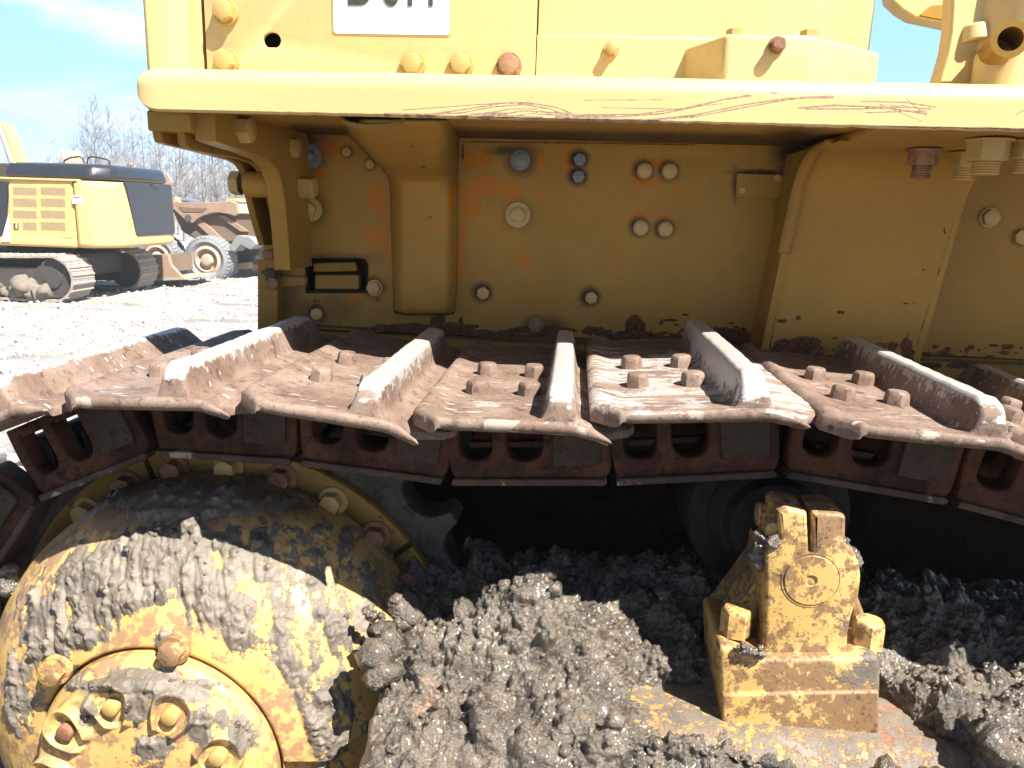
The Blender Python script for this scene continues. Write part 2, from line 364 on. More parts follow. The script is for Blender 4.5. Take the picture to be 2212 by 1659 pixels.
# deck plate and the plate under it (both butt against the beam)
bm=bmesh.new(); box(bm,(xl+.02,YB+.09,zt-.02),(x_r,1.75,zt-.004)); obj('deck_plate',bm,M['paint_sunlit'],doz)
zu=at(1300,307,YP).z
us=np.linspace(at(455,262,1.03).x,x_r,740); vs=np.linspace(YB+.013,YP+.01,60)
P=np.empty((len(us),len(vs),3)); P[:,:,0]=us[:,None]; P[:,:,1]=vs[None,:]
tt=(vs-vs[0])/(vs[-1]-vs[0]); P[:,:,2]=(zb+.008+(zu-zb-.008)*tt**.8)[None,:]
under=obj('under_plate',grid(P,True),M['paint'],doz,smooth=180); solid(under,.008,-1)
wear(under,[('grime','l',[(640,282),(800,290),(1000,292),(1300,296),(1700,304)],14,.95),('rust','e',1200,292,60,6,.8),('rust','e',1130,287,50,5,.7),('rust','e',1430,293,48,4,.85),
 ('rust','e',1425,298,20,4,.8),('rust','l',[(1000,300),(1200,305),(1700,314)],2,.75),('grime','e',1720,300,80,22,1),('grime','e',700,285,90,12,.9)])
# ---- body panel (shaded side wall) with a slot, dense enough to carry its wear
bl=at(572,600,YP).x; br=at(2360,600,YP).x; zs=at(1106,729,YP).z
def slotmask(c):
    x,y=topx(c); inb=(x>664)&(x<791)&(y>559)&(y<627)
    for cx,cy,sx in ((682,577,-1),(773,577,1)):
        inb&=~(((x-cx)*sx>0)&(y<cy)&(np.hypot(x-cx,y-cy)>18))
    return inb
us=np.linspace(bl,br,900); vs=np.linspace(zs,zu+.004,260)
P=np.empty((900,260,3)); P[:,:,0]=us[:,None]; P[:,:,1]=YP; P[:,:,2]=vs[None,:]
tp=np.clip((P[:,:,2]-(zu-.022))/.026,0,1); P[:,:,1]-=.02*tp**2                                     # weld cove at the top
pn=np.array([[noise.fractal(Vector((x*3,0,z*3)),.8,2,2)*.0012 for z in vs[::20]] for x in us[::20]])
P[:,:,1]+=np.kron(pn,np.ones((20,20)))[:900,:260]*0
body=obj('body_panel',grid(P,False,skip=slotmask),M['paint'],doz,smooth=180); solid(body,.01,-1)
O=lambda x,y,a,b,s=1:('org','e',x,y,a,b,s)
def G(x,y,a,b,s=.9): return ('grime','e',x,y,a,b,s)
def Rr(x,y,a,b,s=1): return ('rust','e',x,y,a,b,s)
BW=[O(712,322,30,14),O(690,378,20,9),O(742,352,8,8),O(815,425,19,32),O(832,475,10,30),O(808,508,28,19),O(836,530,12,25),O(846,550,8,18),
 O(1030,345,36,20),O(1052,400,40,24),O(1018,430,24,45),O(1108,415,20,30),O(1002,500,9,40),O(995,560,7,50),O(1167,350,17,16),O(1225,350,12,34),O(1415,354,52,12),O(1375,374,16,16),
 O(1400,393,34,12),O(1459,403,10,8),O(1382,464,26,9),O(1430,470,20,7),O(1130,564,19,12),O(1175,541,10,5),O(1166,591,6,6),O(1343,550,5,12,.8),O(1336,575,4,20,.9),O(1341,600,6,6),
 O(1120,525,5,8),O(1020,590,6,5),O(1090,470,8,12),O(1550,360,8,6,.9),O(1170,420,6,16,.9),O(1690,420,12,10),O(1655,440,8,6,.8),O(760,645,16,14),
 G(1125,346,30,30,1),G(1108,325,50,12,.9),G(1158,702,24,18,1),G(1190,700,30,16,.6),G(1277,643,17,17,.9),G(1392,369,19,19,.9),G(1444,370,21,20,1),G(1384,492,18,18,.9),G(1437,495,18,18,.8),
 G(1044,633,17,17,.8),G(1253,345,17,16,.8),G(1250,382,17,17,.8),G(670,338,32,32,.8),G(671,453,33,33,.8),G(809,622,22,22,.8),G(686,678,20,20,.8),G(1590,400,10,34,.8),G(1640,372,60,6,1),
 G(2137,468,20,20,.7),G(2205,512,18,18,.7),G(1119,464,30,30,.5),G(650,300,60,26,.9),G(660,680,60,45,.55),G(620,650,35,55,.6),G(725,660,50,30,.45),G(1700,400,26,90,.85),G(1710,330,40,40,1),
 G(730,560,85,14,.6),G(860,500,10,170,.35),G(750,328,13,13,.7),G(800,355,13,13,.7),
 Rr(1371,712,22,32,1),Rr(1362,728,60,14,1),Rr(1440,738,70,9,1),Rr(1560,722,45,16,.8),Rr(1530,740,90,9,.95),Rr(1600,730,40,22,.75),Rr(1447,692,20,3,.9),Rr(1480,680,10,3,.8),Rr(1340,735,60,7,.9),
 Rr(960,712,60,10,.75),Rr(905,706,50,6,.75),Rr(995,705,10,22,.75),Rr(950,690,14,20,.7),Rr(1030,722,90,5,.8),Rr(1700,720,60,26,.75),Rr(1190,712,40,14,.6),
 ('rust','l',[(570,697),(900,716),(1463,741),(2212,779)],3.2,.9),('rust','l',[(800,628),(818,652)],1.8,.9),('rust','l',[(847,400),(850,670)],1.5,.6),('rust','l',[(984,340),(984,660)],1.5,.55),
 ('rust','l',[(1000,306),(1300,309),(1500,313)],2,.75),Rr(1000,330,3,24,.8),('rust','l',[(666,470),(664,640)],1.5,.6),Rr(2020,766,60,8,.6),Rr(680,650,16,8,.5)]
for q in range(70):
    x=random.uniform(820,1700); ys_=722+(x-1106)*.035; BW.append(Rr(x,ys_-abs(random.gauss(0,9)),random.uniform(6,34),random.uniform(3,11),random.uniform(.6,.95)))
for q in range(40): BW.append(Rr(random.uniform(1380,1680),random.uniform(695,745),random.uniform(3,12),random.uniform(2,9),random.uniform(.6,1)))
for q in range(26): BW.append(Rr(random.uniform(1980,2212),random.uniform(745,772),random.uniform(3,16),random.uniform(2,6),random.uniform(.6,.9)))
for x,y in ((1392,369),(1446,370),(1384,492),(1437,495),(1277,643),(1044,633),(1253,345),(1250,382),(809,622),(686,678)): BW.append(('grime','e',x-3,y-2,19,19,1.4))
wear(body,BW)
# strip under the seam, set back a little
us=np.linspace(bl+.004,br,600); z1=at(1106,800,YP+.012).z; vs=np.linspace(z1,zs-.003,40)
P=np.empty((600,40,3)); P[:,:,0]=us[:,None]; P[:,:,1]=YP+.009; P[:,:,2]=vs[None,:]
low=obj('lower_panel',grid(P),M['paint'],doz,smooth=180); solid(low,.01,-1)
wear(low,[Rr(x,y,a*.7,b*.7,.8) for x,y,a,b in ((870,752,18,8),(920,756,12,10),(960,752,30,5),(1040,750,30,8),(1100,752,14,10),(1160,756,30,14),(1210,764,30,12),(1300,770,60,16),(1400,770,80,18),(1560,770,90,22),(1700,780,80,30),(2000,790,60,12),(2080,790,60,14),(790,748,20,6))]+[('grime','l',[(570,704),(1100,736),(2212,786)],4,.7)])
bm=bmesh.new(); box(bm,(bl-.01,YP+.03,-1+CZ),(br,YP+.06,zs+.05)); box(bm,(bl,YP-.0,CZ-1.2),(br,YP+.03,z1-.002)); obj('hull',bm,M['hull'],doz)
# slot: dark rim, recessed latch parts
op=rounded([(664,627),(664,560),(791,560),(791,627)],[0,18,18,0],7)
bm=bmesh.new(); o_=[at(x,y,YP-.001) for x,y in op]; cxs=sum(p.x for p in o_)/len(o_); czs=sum(p.z for p in o_)/len(o_)
big=[Vector((cxs+(p.x-cxs)*1.06,p.y-.0022,czs+(p.z-czs)*1.11)) for p in o_]
a=[bm.verts.new(p+Vector((0,.028,0))) for p in o_]; b_=[bm.verts.new(p) for p in o_]; c_=[bm.verts.new(p) for p in big]
n=len(a)
for i in range(n):
    j=(i+1)%n; bm.faces.new((a[i],a[j],b_[j],b_[i])); bm.faces.new((b_[i],b_[j],c_[j],c_[i]))
rim=obj('slot_rim',bm,M['dark'],doz); solid(rim,.002,0)
bm=slab([(655,552),(800,552),(800,632),(655,632)],YP+.03,YP+.04); ls=obj('latch_plate',bm,M['hull'],doz)
bm=slab(rounded([(676,568),(768,566),(772,586),(676,588)],4),YP+.02,YP+.03); bevel(obj('latch_bar',bm,M['paint_rust'],doz),.002)
bm=slab(rounded([(680,594),(775,594),(775,625),(680,625)],3),YP+.01,YP+.03); bevel(obj('latch_block',bm,M['paint_rust'],doz),.002)
# ledge and weld lump beside the slot
bm=slab([(600,596),(662,598),(661,618),(602,622)],YP-.012,YP); bevel(obj('ledge',bm,M['paint_rust'],doz),.003)
def lump(bm,c,r,seed,sub=3,sq=(1,1,1),amp=.35,fr=1.6):
    g=bmesh.ops.create_icosphere(bm,subdivisions=sub,radius=1)
    for v in g['verts']:
        k=1+amp*noise.fractal(v.co*fr+Vector((seed*3.1,seed,0)),.7,2.1,3); v.co=Vector((v.co.x*sq[0],v.co.y*sq[1],v.co.z*sq[2]))*r*k+Vector(c)
bm=bmesh.new(); lump(bm,at(588,592,YP-.02),.016,3,sq=(1,.8,.8),amp=.6,fr=2.4); obj('weld_bead',bm,M['rail'],doz,smooth=180)
# left end block of the body, under the brackets
bm=slab([(556,560),(600,560),(600,735),(556,735)],1.395,1.46); bevel(obj('end_post',bm,M['paint_rust'],doz),.002)
bm=slab([(564,540),(590,540),(592,562),(566,562)],1.37,1.42); bevel(obj('end_boss',bm,M['boltrust'],doz),.004)
# ---- vertical duct pressed into the side wall
zsq=[ (258,735,990,1.035,.0),(268,738,990,1.05,.002),(285,752,989,1.085,.0),(310,775,988,1.15,0),(335,800,987,1.22,0),(360,827,986,1.30,0),(375,838,986,1.345,0),(390,844,986,1.365,0),(420,848,986,1.375,0),(520,850,985,1.375,0),(600,853,984,1.375,0),(650,855,981,1.375,0),(668,856,979,1.378,0),(676,857,977,1.395,0)]
rows=[]
def lerp(a,b,t): return a+(b-a)*t
zz=[]
for i in range(len(zsq)-1):
    n=max(2,int((zsq[i+1][0]-zsq[i][0])/5))
    for j in range(n): zz.append([lerp(zsq[i][k],zsq[i+1][k],j/n) for k in range(4)])
zz.append(zsq[-1][:4])
P=[]
for (y,xa,xb,Yf) in zz:
    a_=at(xa,y,YP if y>375 else lerp(Yf,YP,.25)); row=[]
    dep=min(1,max(0,(YP-Yf)))
    for t in np.linspace(0,1,41):
        e=min(t,1-t)*2; prof_=1-(1-min(1,e*2.1))**2.4; prof_=prof_*prof_*(3-2*prof_)*.35+prof_*.65
        YY=lerp(YP+.002,Yf,prof_); pxm=lerp(xa,xb,t); row.append(at(pxm,y,YY))
    P.append(row)
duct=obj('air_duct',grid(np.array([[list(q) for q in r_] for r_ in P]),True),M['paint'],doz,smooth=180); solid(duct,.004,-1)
wear(duct,[O(955,490,8,8,.9),O(925,520,6,5,.9),O(985,560,12,60,.7),('rust','l',[(856,672),(900,680),(976,675)],4,.8),('grime','e',975,330,22,70,.5),('rust','e',890,310,5,3,.8),('rust','e',915,355,8,3,.7),('org','e',972,420,12,50,.65),('rust','e',871,458,2.5,2.5),('rust','e',930,470,2.5,2.5)])
bm=bmesh.new()
c0=at(803,264,1.035); N=26; ro=[]; ri=[]
for i in range(N):
    a=2*math.pi*i/N; ro.append(bm.verts.new(c0+Vector((.044*math.cos(a),.004*math.sin(a),.013*math.sin(a)+.004)))); ri.append(bm.verts.new(c0+Vector((.038*math.cos(a),.004*math.sin(a),.008*math.sin(a)+.005))))
dn=[bm.verts.new(v.co+Vector((0,.03,.004))) for v in ri]
for i in range(N):
    j=(i+1)%N; bm.faces.new((ro[i],ro[j],ri[j],ri[i])); bm.faces.new((ri[i],ri[j],dn[j],dn[i]))
dmo=obj('duct_mouth',bm,M['paint_rust'],doz,smooth=60)
bm=bmesh.new(); bm.faces.new([bm.verts.new(c0+Vector((.039*math.cos(2*math.pi*i/N),.012,.009*math.sin(2*math.pi*i/N)+.005))) for i in range(N)]); obj('duct_shade_disc',bm,M['hull'],dmo)  # flat dark disc stands in for the shade inside the duct
# ---- brackets at the left end: ribs in planes of constant X sharing one curved profile
def rib(pxs,X,w,name,mat,hgt=None,back=None):
    """pxs: outline of the lower/front edge seen in the photo; the rib fills up and back to the wall"""
    e=[atX(x,y,X) for x,y in pxs]; bm=bmesh.new()
    pts=[Vector((X,p.y,p.z)) for p in e]
    if hgt: # a bent bar following the curve
        inner=[]
        for i,p in enumerate(pts):
            a=pts[max(i-1,0)]; b=pts[min(i+1,len(pts)-1)]; t=(b-a).normalized(); nrm=Vector((0,-t.z,t.y)); 
            if nrm.y<0 and abs(nrm.y)>abs(nrm.z): nrm=-nrm
            if nrm.z<0 and abs(nrm.z)>abs(nrm.y): nrm=-nrm
            inner.append(p+nrm*hgt)
        pts=pts+inner[::-1]
    else:
        pts=pts+[Vector((X,YP+.005,pts[-1].z)),Vector((X,YP+.005,zu+.01)),Vector((X,pts[0].y,zb+.012))]
    prism(bm,pts,(w,0,0)); o=obj(name,bm,mat,doz); return bevel(o,.0018)
XA=at(325,300,1.035).x
rib([(322,262),(333,307),(350,313),(403,325),(450,337),(485,346),(503,354),(514,368),(521,395),(534,450),(545,490),(558,530)],XA,.012,'bracket_rib',M['paint_rust'])
XB=at(381,300,1.04).x
rib([(378,262),(384,312),(400,323),(440,332),(500,342),(535,352),(550,364),(562,389),(572,424),(580,454),(592,515)],XB,.010,'bracket_rib',M['paint_rust'])
XD=at(419,290,1.045).x; wD=at(464,290,1.045).x-XD
wide=[(419,262),(421,304),(450,314),(500,329),(540,345),(560,362),(573,395),(580,440),(586,500),(593,583)]
rib(wide,XD,wD,'bracket_rib',M['paint'])
bm=bmesh.new(); p=atX(345,250,XA); box(bm,(XA-.001,1.03,zb-.022),(XD+.002,1.10,zb+.004)); bevel(obj('bracket_head',bm,M['paint'],doz),.003)
# web between the wide rib and the wall that carries the sideways bolts
XW=XD+.010
bm=bmesh.new(); pp=[atX(x,y,XD) for x,y in wide[1:]]
prism(bm,[Vector((XW,1.07,zb+.01))]+[Vector((XW,p.y+.012,p.z+.006)) for p in pp]+[Vector((XW,YP,pp[-1].z)),Vector((XW,YP,zu+.005))],(.010,0,0))
web=bevel(obj('bracket_web',bm,M['paint'],doz),.001)
def xbolt(px_,py_,X,r,h,sgn,parent=doz,mat='boltpaint',kind='hex',wr=0):
    return bolt(atX(px_,py_,X),(sgn,0,0),parent,mat,r=r,h=h,kind=kind,wr=wr,wt=.004,rot=.3)
xbolt(507,280,XW+.010,.019,.022,1,web,wr=.026); 
xbolt(622,318,XW+.010,.017,.016,1,web,wr=.022)
xbolt(640,404,XW+.010,.019,.030,1,web,wr=.023)
xbolt(520,396,XA,.020,.016,-1,doz)
bm=bmesh.new(); c1=atX(533,398,XA+.012); cyl(bm,c1,(XD,c1.y,c1.z),.021,n=24); obj('spacer_tube',bm,M['paint'],doz,smooth=40)
# ---- right hand: bent plate and its rib
YR=1.33
Xg=at(1700,560,YR).x
pr=[]
zfl=at(2000,338,1.30).z; rb=.075
for y in np.linspace(YB+.014,YR-rb,12): pr.append((y,zfl+ (zb+.006-zfl)*(1-(y-YB-.014)/(YR-rb-YB-.014))*.9))
for a in np.linspace(0,90,12)[1:]: pr.append((YR-rb+rb*math.sin(R(a)),zfl-rb+rb*math.cos(R(a))))
for z in np.linspace(zfl-rb,CZ-.34,60)[1:]: pr.append((YR+.02*(zfl-rb-z),z))
pr=np.array(pr); Xe0=Xg-.0; Xe1=at(2040,600,YR).x
us=np.linspace(0,1,160)
P=np.empty((160,len(pr),3)); P[:,:,1]=pr[None,:,0]; P[:,:,2]=pr[None,:,1]; 
Xl=Xe0+(pr[:,1]-at(1700,560,YR).z)*.10; Xr=Xe1+(pr[:,1]-at(2040,600,YR).z)*.12
P[:,:,0]=Xl[None,:]+(Xr-Xl)[None,:]*us[:,None]
bent=obj('bent_plate',grid(P),M['paint'],doz,smooth=180); solid(bent,.012,1)
wear(bent,[Rr(1700,765,40,34,1),Rr(1740,745,50,24,.7),Rr(1790,760,50,20,.55),('rust','l',[(1680,694),(1715,690),(1735,683)],2.2),('rust','l',[(1765,678),(1800,677),(1845,670)],2,.9),('rust','l',[(1750,684),(1762,683)],2),
 ('rust','l',[(1757,724),(1800,728),(1862,728)],2.4,.95),Rr(1900,755,60,22,.55),Rr(1960,760,16,40,.8),('rust','l',[(1993,583),(2018,590)],1.5,.8),('rust','l',[(2000,655),(1920,657)],1.3,.6),('rust','l',[(2060,480),(1970,780)],2,.55),('rust','l',[(1700,540),(1662,750)],2.5,.75),Rr(1688,745,20,12,.9),Rr(2040,500,3,10,.8)])
e=[]
for (yy,z) in pr[6:]: e.append((yy,z))
bm=bmesh.new()
Xr0=Xg-.012
L_=[Vector((Xr0+(z-at(1700,560,YR).z)*.10,yy-.006,z)) for yy,z in e]; back=[Vector((p.x,min(YP+.005,max(p.y+.05,YP+.003)),p.z)) for p in L_]
for i in range(len(L_)-1):
    for off in (0,.012):
        q=[L_[i],L_[i+1],back[i+1],back[i]]; bm.faces.new([bm.verts.new(v+Vector((off,0,0))) for v in q])
    bm.faces.new([bm.verts.new(v) for v in (L_[i],L_[i+1],L_[i+1]+Vector((.012,0,0)),L_[i]+Vector((.012,0,0)))])
bmesh.ops.remove_doubles(bm,verts=bm.verts[:],dist=1e-5)
rg=obj('gusset_rib',bm,M['paint_rust'],doz,smooth=40)
# weld strap on the rib
bm=bmesh.new()
st=[L_[i]+Vector((-.006,-.004,0)) for i in range(2,30)]
for i in range(len(st)-1):
    q=[st[i],st[i+1],st[i+1]+Vector((.02,0,0)),st[i]+Vector((.02,0,0))]; bm.faces.new([bm.verts.new(v) for v in q])
bmesh.ops.remove_doubles(bm,verts=bm.verts[:],dist=1e-5)
stp=obj('weld_strap',bm,M['paint_rust'],doz,smooth=180); solid(stp,.008,1)
for x,y,Y,r in ((1993,350,1.20,.0205),(2084,352,1.22,.0195),(2137,309,1.10,.0255),(2225,309,1.10,.022)):
    zf_=float(np.interp(Y,pr[:12,0],pr[:12,1])); bolt((at(x,y,Y).x,Y,zf_-.001),(0,0,-1),doz,'boltpaint' if x!=1993 else 'boltrust',r=r,h=r*.95,wr=r*1.12,wt=.003,kind='thread',rot=.2)
# ---- body bolts
for (x,y,r,h,wr,mat,kind) in ((750,328,.0085,.006,0,'boltpaint','nut'),(800,355,.0085,.006,0,'boltpaint','nut'),(670,337.5,.010,.008,.0215,'boltgrey','hex'),(671,453,.013,.010,.0215,'boltpaint','hex'),
 (1124,346,.0125,.006,.0175,'boltgrey','hex'),(1119,464,.0135,.010,.0225,'boltpaint','hex'),(1253,345,.0112,.006,0,'boltgrey','hex'),(1250,382,.0112,.006,0,'boltgrey','hex'),
 (1392,369,.0122,.007,.0135,'boltpaint','hex'),(1446,370,.0128,.007,.0135,'boltpaint','hex'),(1384,492,.0122,.007,.0135,'boltpaint','hex'),(1437,495,.0122,.007,.0135,'boltpaint','hex'),
 (1277,643,.0115,.009,0,'boltpaint','hex'),(1044,633,.0120,.008,0,'boltpaint','hex'),(1158,702,.011,.007,.014,'boltrust','hex'),(809,622,.0125,.009,.0155,'boltpaint','hex'),(686,678,.012,.009,0,'boltpaint','hex'),
 (592,612,.012,.012,0,'boltrust','hex'),(2137,470,.0145,.009,.017,'boltpaint','hex'),(2205,512,.0135,.009,0,'boltpaint','hex')):
    yy=YP-.0005 if x>600 else 1.394
    b=bolt(at(x,y,yy),FR,body,mat,r=r,h=h,wr=wr,wt=.0025,kind=kind)
# identification plate
ip=slab(rounded([(1592,374),(1692,378),(1689,429),(1590,427)],3),YP-.006,YP-.0005); ipo=bevel(obj('blank_plate',ip,M['paint'],doz),.001)
for x,y in ((1604,412),(1679,384)): bolt(at(x,y,YP-.006),FR,ipo,'boltpaint',r=.0055,h=.0015,name='rivet',wn=24)
# ---- panels above the beam
YA=1.10
ztop=CZ+.62
def column(pts,z0,z1,name,mat,bev=.003):
    bm=bmesh.new(); prism(bm,[Vector((x,y,z0)) for x,y in pts],(0,0,z1-z0)); return bevel(obj(name,bm,mat,doz),bev,3)
zd=zt-.003
xa=at(314,150,YA).x; xb=at(370,150,YA).x; xc=at(412,150,YA+.02).x; xd=at(439,150,YA+.02).x; xe=at(447,150,YA+.018).x; xf=at(1155,160,YA+.018).x
column([(xa,YA+.25),(xa,YA+.005),(xa+.004,YA),(xb-.004,YA),(xb,YA+.001),(xc,YA+.02),(xd,YA+.02),(xd,YA+.25)],zd,ztop,'corner_post',M['paint_sunlit'],.003)
bm=bmesh.new(); box(bm,(xd-.002,YA+.034,zd),(xe+.02,YA+.2,ztop)); obj('gap_backing',bm,M['paint_rust'],doz)
# side panel with an oval hole
hp=at(587,87,YA+.018); hole=[(hp.x+.0125*math.cos(a)*(1 if math.cos(a)>0 else 1),hp.z+max(-.009,.0105*math.sin(a))) for a in np.linspace(0,2*math.pi,25)[:-1]]
fr_=Matrix.Translation((0,YA+.018,0))
sp=plate('side_panel',[(xe,zd),(xf,zd),(xf,ztop),(xe,ztop)],[hole],.008,.0015,M['paint_sunlit'],doz,fr_)
bm=bmesh.new(); box(bm,(xe,YA+.05,zd),(xf,YA+.3,ztop)); obj('inner_box',bm,M['hull'],doz)
for x,y,r in ((490,25,.0145),(492,131,.0145),(893,138,.0145),(997,138,.0142),(1100,141,.0145)):
    bolt(at(x,y+2,YA+.017),FR,sp,'boltrust' if x==1100 else 'boltpaint',r=r,h=.012,wr=r*1.18,wt=.006)
# number plate sticker
ps=[at(720,-140,YA+.016),at(969,-140,YA+.016),at(969,76,YA+.016),at(720,73,YA+.016)]
stx0,stx1=ps[3].x,at(970,76,YA+.016).x; stz=at(845,74,YA+.016).z
fr2=Matrix.Translation((0,YA+.0165,0))
dec=plate('number_plate',rounded([(stx0,stz),(stx1,stz),(stx1,stz+.13),(stx0,stz+.13)],.006),[],.0014,.0003,simple('white_sticker',(.8,.8,.78),.35,nz=.03,bump=0),doz,fr2)
dec2=plate('sticker_border',rounded([(stx0-.002,stz-.002),(stx1+.002,stz-.002),(stx1+.002,stz+.134),(stx0-.002,stz+.134)],.005),[],.0008,.0002,simple('sticker_edge',(.45,.3,.12),.5,bump=0),doz,Matrix.Translation((0,YA+.0172,0)))
tx=bpy.data.curves.new('t','FONT'); tx.body='D6H'; tx.extrude=.0004; tx.size=.085; tx.space_character=1.15
to=bpy.data.objects.new('t',tx); me=bpy.data.meshes.new_from_object(to); bpy.data.objects.remove(to)
c=np.empty(len(me.vertices)*3,np.float32); me.vertices.foreach_get('co',c); c=c.reshape(-1,3)
c[:,0]-=c[:,0].min(); c[:,1]-=c[:,1].min(); sx=(at(938,10,YA).x-at(752,10,YA).x)/c[:,0].max(); sz=.068/c[:,1].max()
q=np.stack([at(752,10,YA+.016).x+c[:,0]*sx, YA+.0155-c[:,2], at(845,14,YA+.016).z+c[:,1]*sz],-1); me.vertices.foreach_set('co',q.ravel())
obj('number_lettering',me,metal_rust('worn_black_print',(.03,.035,.03),(.05,.05,.045),worn=-.12,pale=(.7,.7,.66)),doz)
# hood panels to the right
YH=1.15
x1=at(1150,120,YH).x; x2=at(1700,120,YH).x
bm=bmesh.new(); box(bm,(x1,YH,zd),(x2,YH+.3,at(1300,76,YH).z)); hb=bevel(obj('engine_panel',bm,M['paint_sunlit'],doz),.004,3)
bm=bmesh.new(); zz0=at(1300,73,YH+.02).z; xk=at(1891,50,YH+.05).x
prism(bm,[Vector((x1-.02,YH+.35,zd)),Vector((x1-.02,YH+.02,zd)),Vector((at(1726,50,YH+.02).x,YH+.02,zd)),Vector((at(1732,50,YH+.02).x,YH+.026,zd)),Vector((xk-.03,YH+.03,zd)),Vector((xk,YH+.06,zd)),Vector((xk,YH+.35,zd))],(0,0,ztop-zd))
hp2=bevel(obj('hood_panel',bm,M['paint_sunlit'],doz),.005,3)
# chamfered mounting box
Yk=1.06
xs_=[at(1478,130,YH).x,at(1565,120,Yk).x,at(1757,120,Yk).x,at(1899,130,YH+.01).x]
bm=bmesh.new(); zk=at(1660,73,Yk).z
prism(bm,[Vector((xs_[0],YH+.001,zd)),Vector((xs_[1],Yk,zd)),Vector((xs_[2],Yk,zd)),Vector((xs_[3],YH+.01,zd)),Vector((xs_[3],YH+.2,zd)),Vector((xs_[0],YH+.2,zd))],(0,0,zk-zd))
mb=bevel(obj('mounting_box',bm,M['paint_sunlit'],doz),.006,3)
for x in (1590,1750): bolt((at(x,70,Yk+.03).x,Yk+.03,zk-.001),(0,0,1),mb,'boltpaint',r=.0125,h=.012,rot=.5)
bolt(at(1678,98,Yk-.0005),FR,mb,'boltrust',r=.0085,h=.011,wr=.0105,wt=.004)
bolt(at(1321,107,YH-.0005),FR,hb,'boltpaint',r=.0085,h=.010,wr=.0105,wt=.004)
# ---- post and spout at the top right, and the tank underside behind it
YQ=1.12
bm=slab([(2024,182),(2034,150),(2045,112),(2052,70),(2055,20),(2060,-80),(2360,-80),(2360,185)],YQ,YQ+.03)
po=bevel(obj('lift_post',bm,M['paint_sunlit'],doz),.004)
us=np.linspace(0,1,40)
col=[];
for u in us:
    a=u*math.pi; col.append((math.cos(a),math.sin(a)))
bm=bmesh.new()
for yy0,yy1,xx0,rad in ((-90,185,2290,.075),):
    pc=at(2290,100,YQ-.005); cyl(bm,(pc.x,YQ+.05,zd),(pc.x,YQ+.05,ztop),.112,.100,n=40)
obj('post_casting',bm,M['paint_sunlit'],doz,smooth=40)
pb=at(2150,150,YQ-.02); pt=at(2185,85,YQ-.11)
bm=bmesh.new(); a0=at(2135,128,YQ); a1=at(2183,84,YQ-.10); d=(a1-a0).normalized()
n=24; s1=d.orthogonal().normalized(); s2=d.cross(s1); rings=[]
for cpos,rr in ((a0,.017),(a0+(a1-a0)*.7,.0175),(a1-d*.012,.018),(a1-d*.011,.0205),(a1,.0205),(a1,.0135),(a1-d*.06,.0135)):
    rings.append([bm.verts.new(cpos+rr*(s1*math.cos(2*math.pi*i/n)+s2*math.sin(2*math.pi*i/n))) for i in range(n)])
for A,B in zip(rings,rings[1:]):
    for i in range(n): bm.faces.new((A[i],A[(i+1)%n],B[(i+1)%n],B[i]))
bm.faces.new(rings[-1]); obj('spout_tube',bm,M['paint_rust'],doz,smooth=40)
bm=bmesh.new(); pb=at(2170,150,YQ-.02); cyl(bm,(pb.x,YQ-.02,zd),(pb.x,YQ-.02,at(2160,113,YQ-.02).z),.036,n=30); bevel(obj('spout_boss',bm,M['paint_sunlit'],doz),.004)
bm=bmesh.new(); pb=at(2105,60,YQ); cyl(bm,at(2105,90,YQ+.005),at(2105,52,YQ+.005),.02,.016,n=20); bevel(obj('hinge_boss',bm,M['paint_sunlit'],doz),.003)
# tank underside
YT=1.75
bm=slab([(1915,-60),(1926,0),(1950,22),(1976,38),(2051,54),(2120,64),(2200,64),(2200,-60)],YT,YT+.05); tk=bevel(obj('tank',bm,M['paint_sunlit'],doz),.004,3)
bm=slab(rounded([(1986,33),(2012,12),(2060,8),(2100,20),(2100,48),(2045,44)],5),YT-.006,YT); bevel(obj('tank_cover',bm,M['paint'],doz),.002)
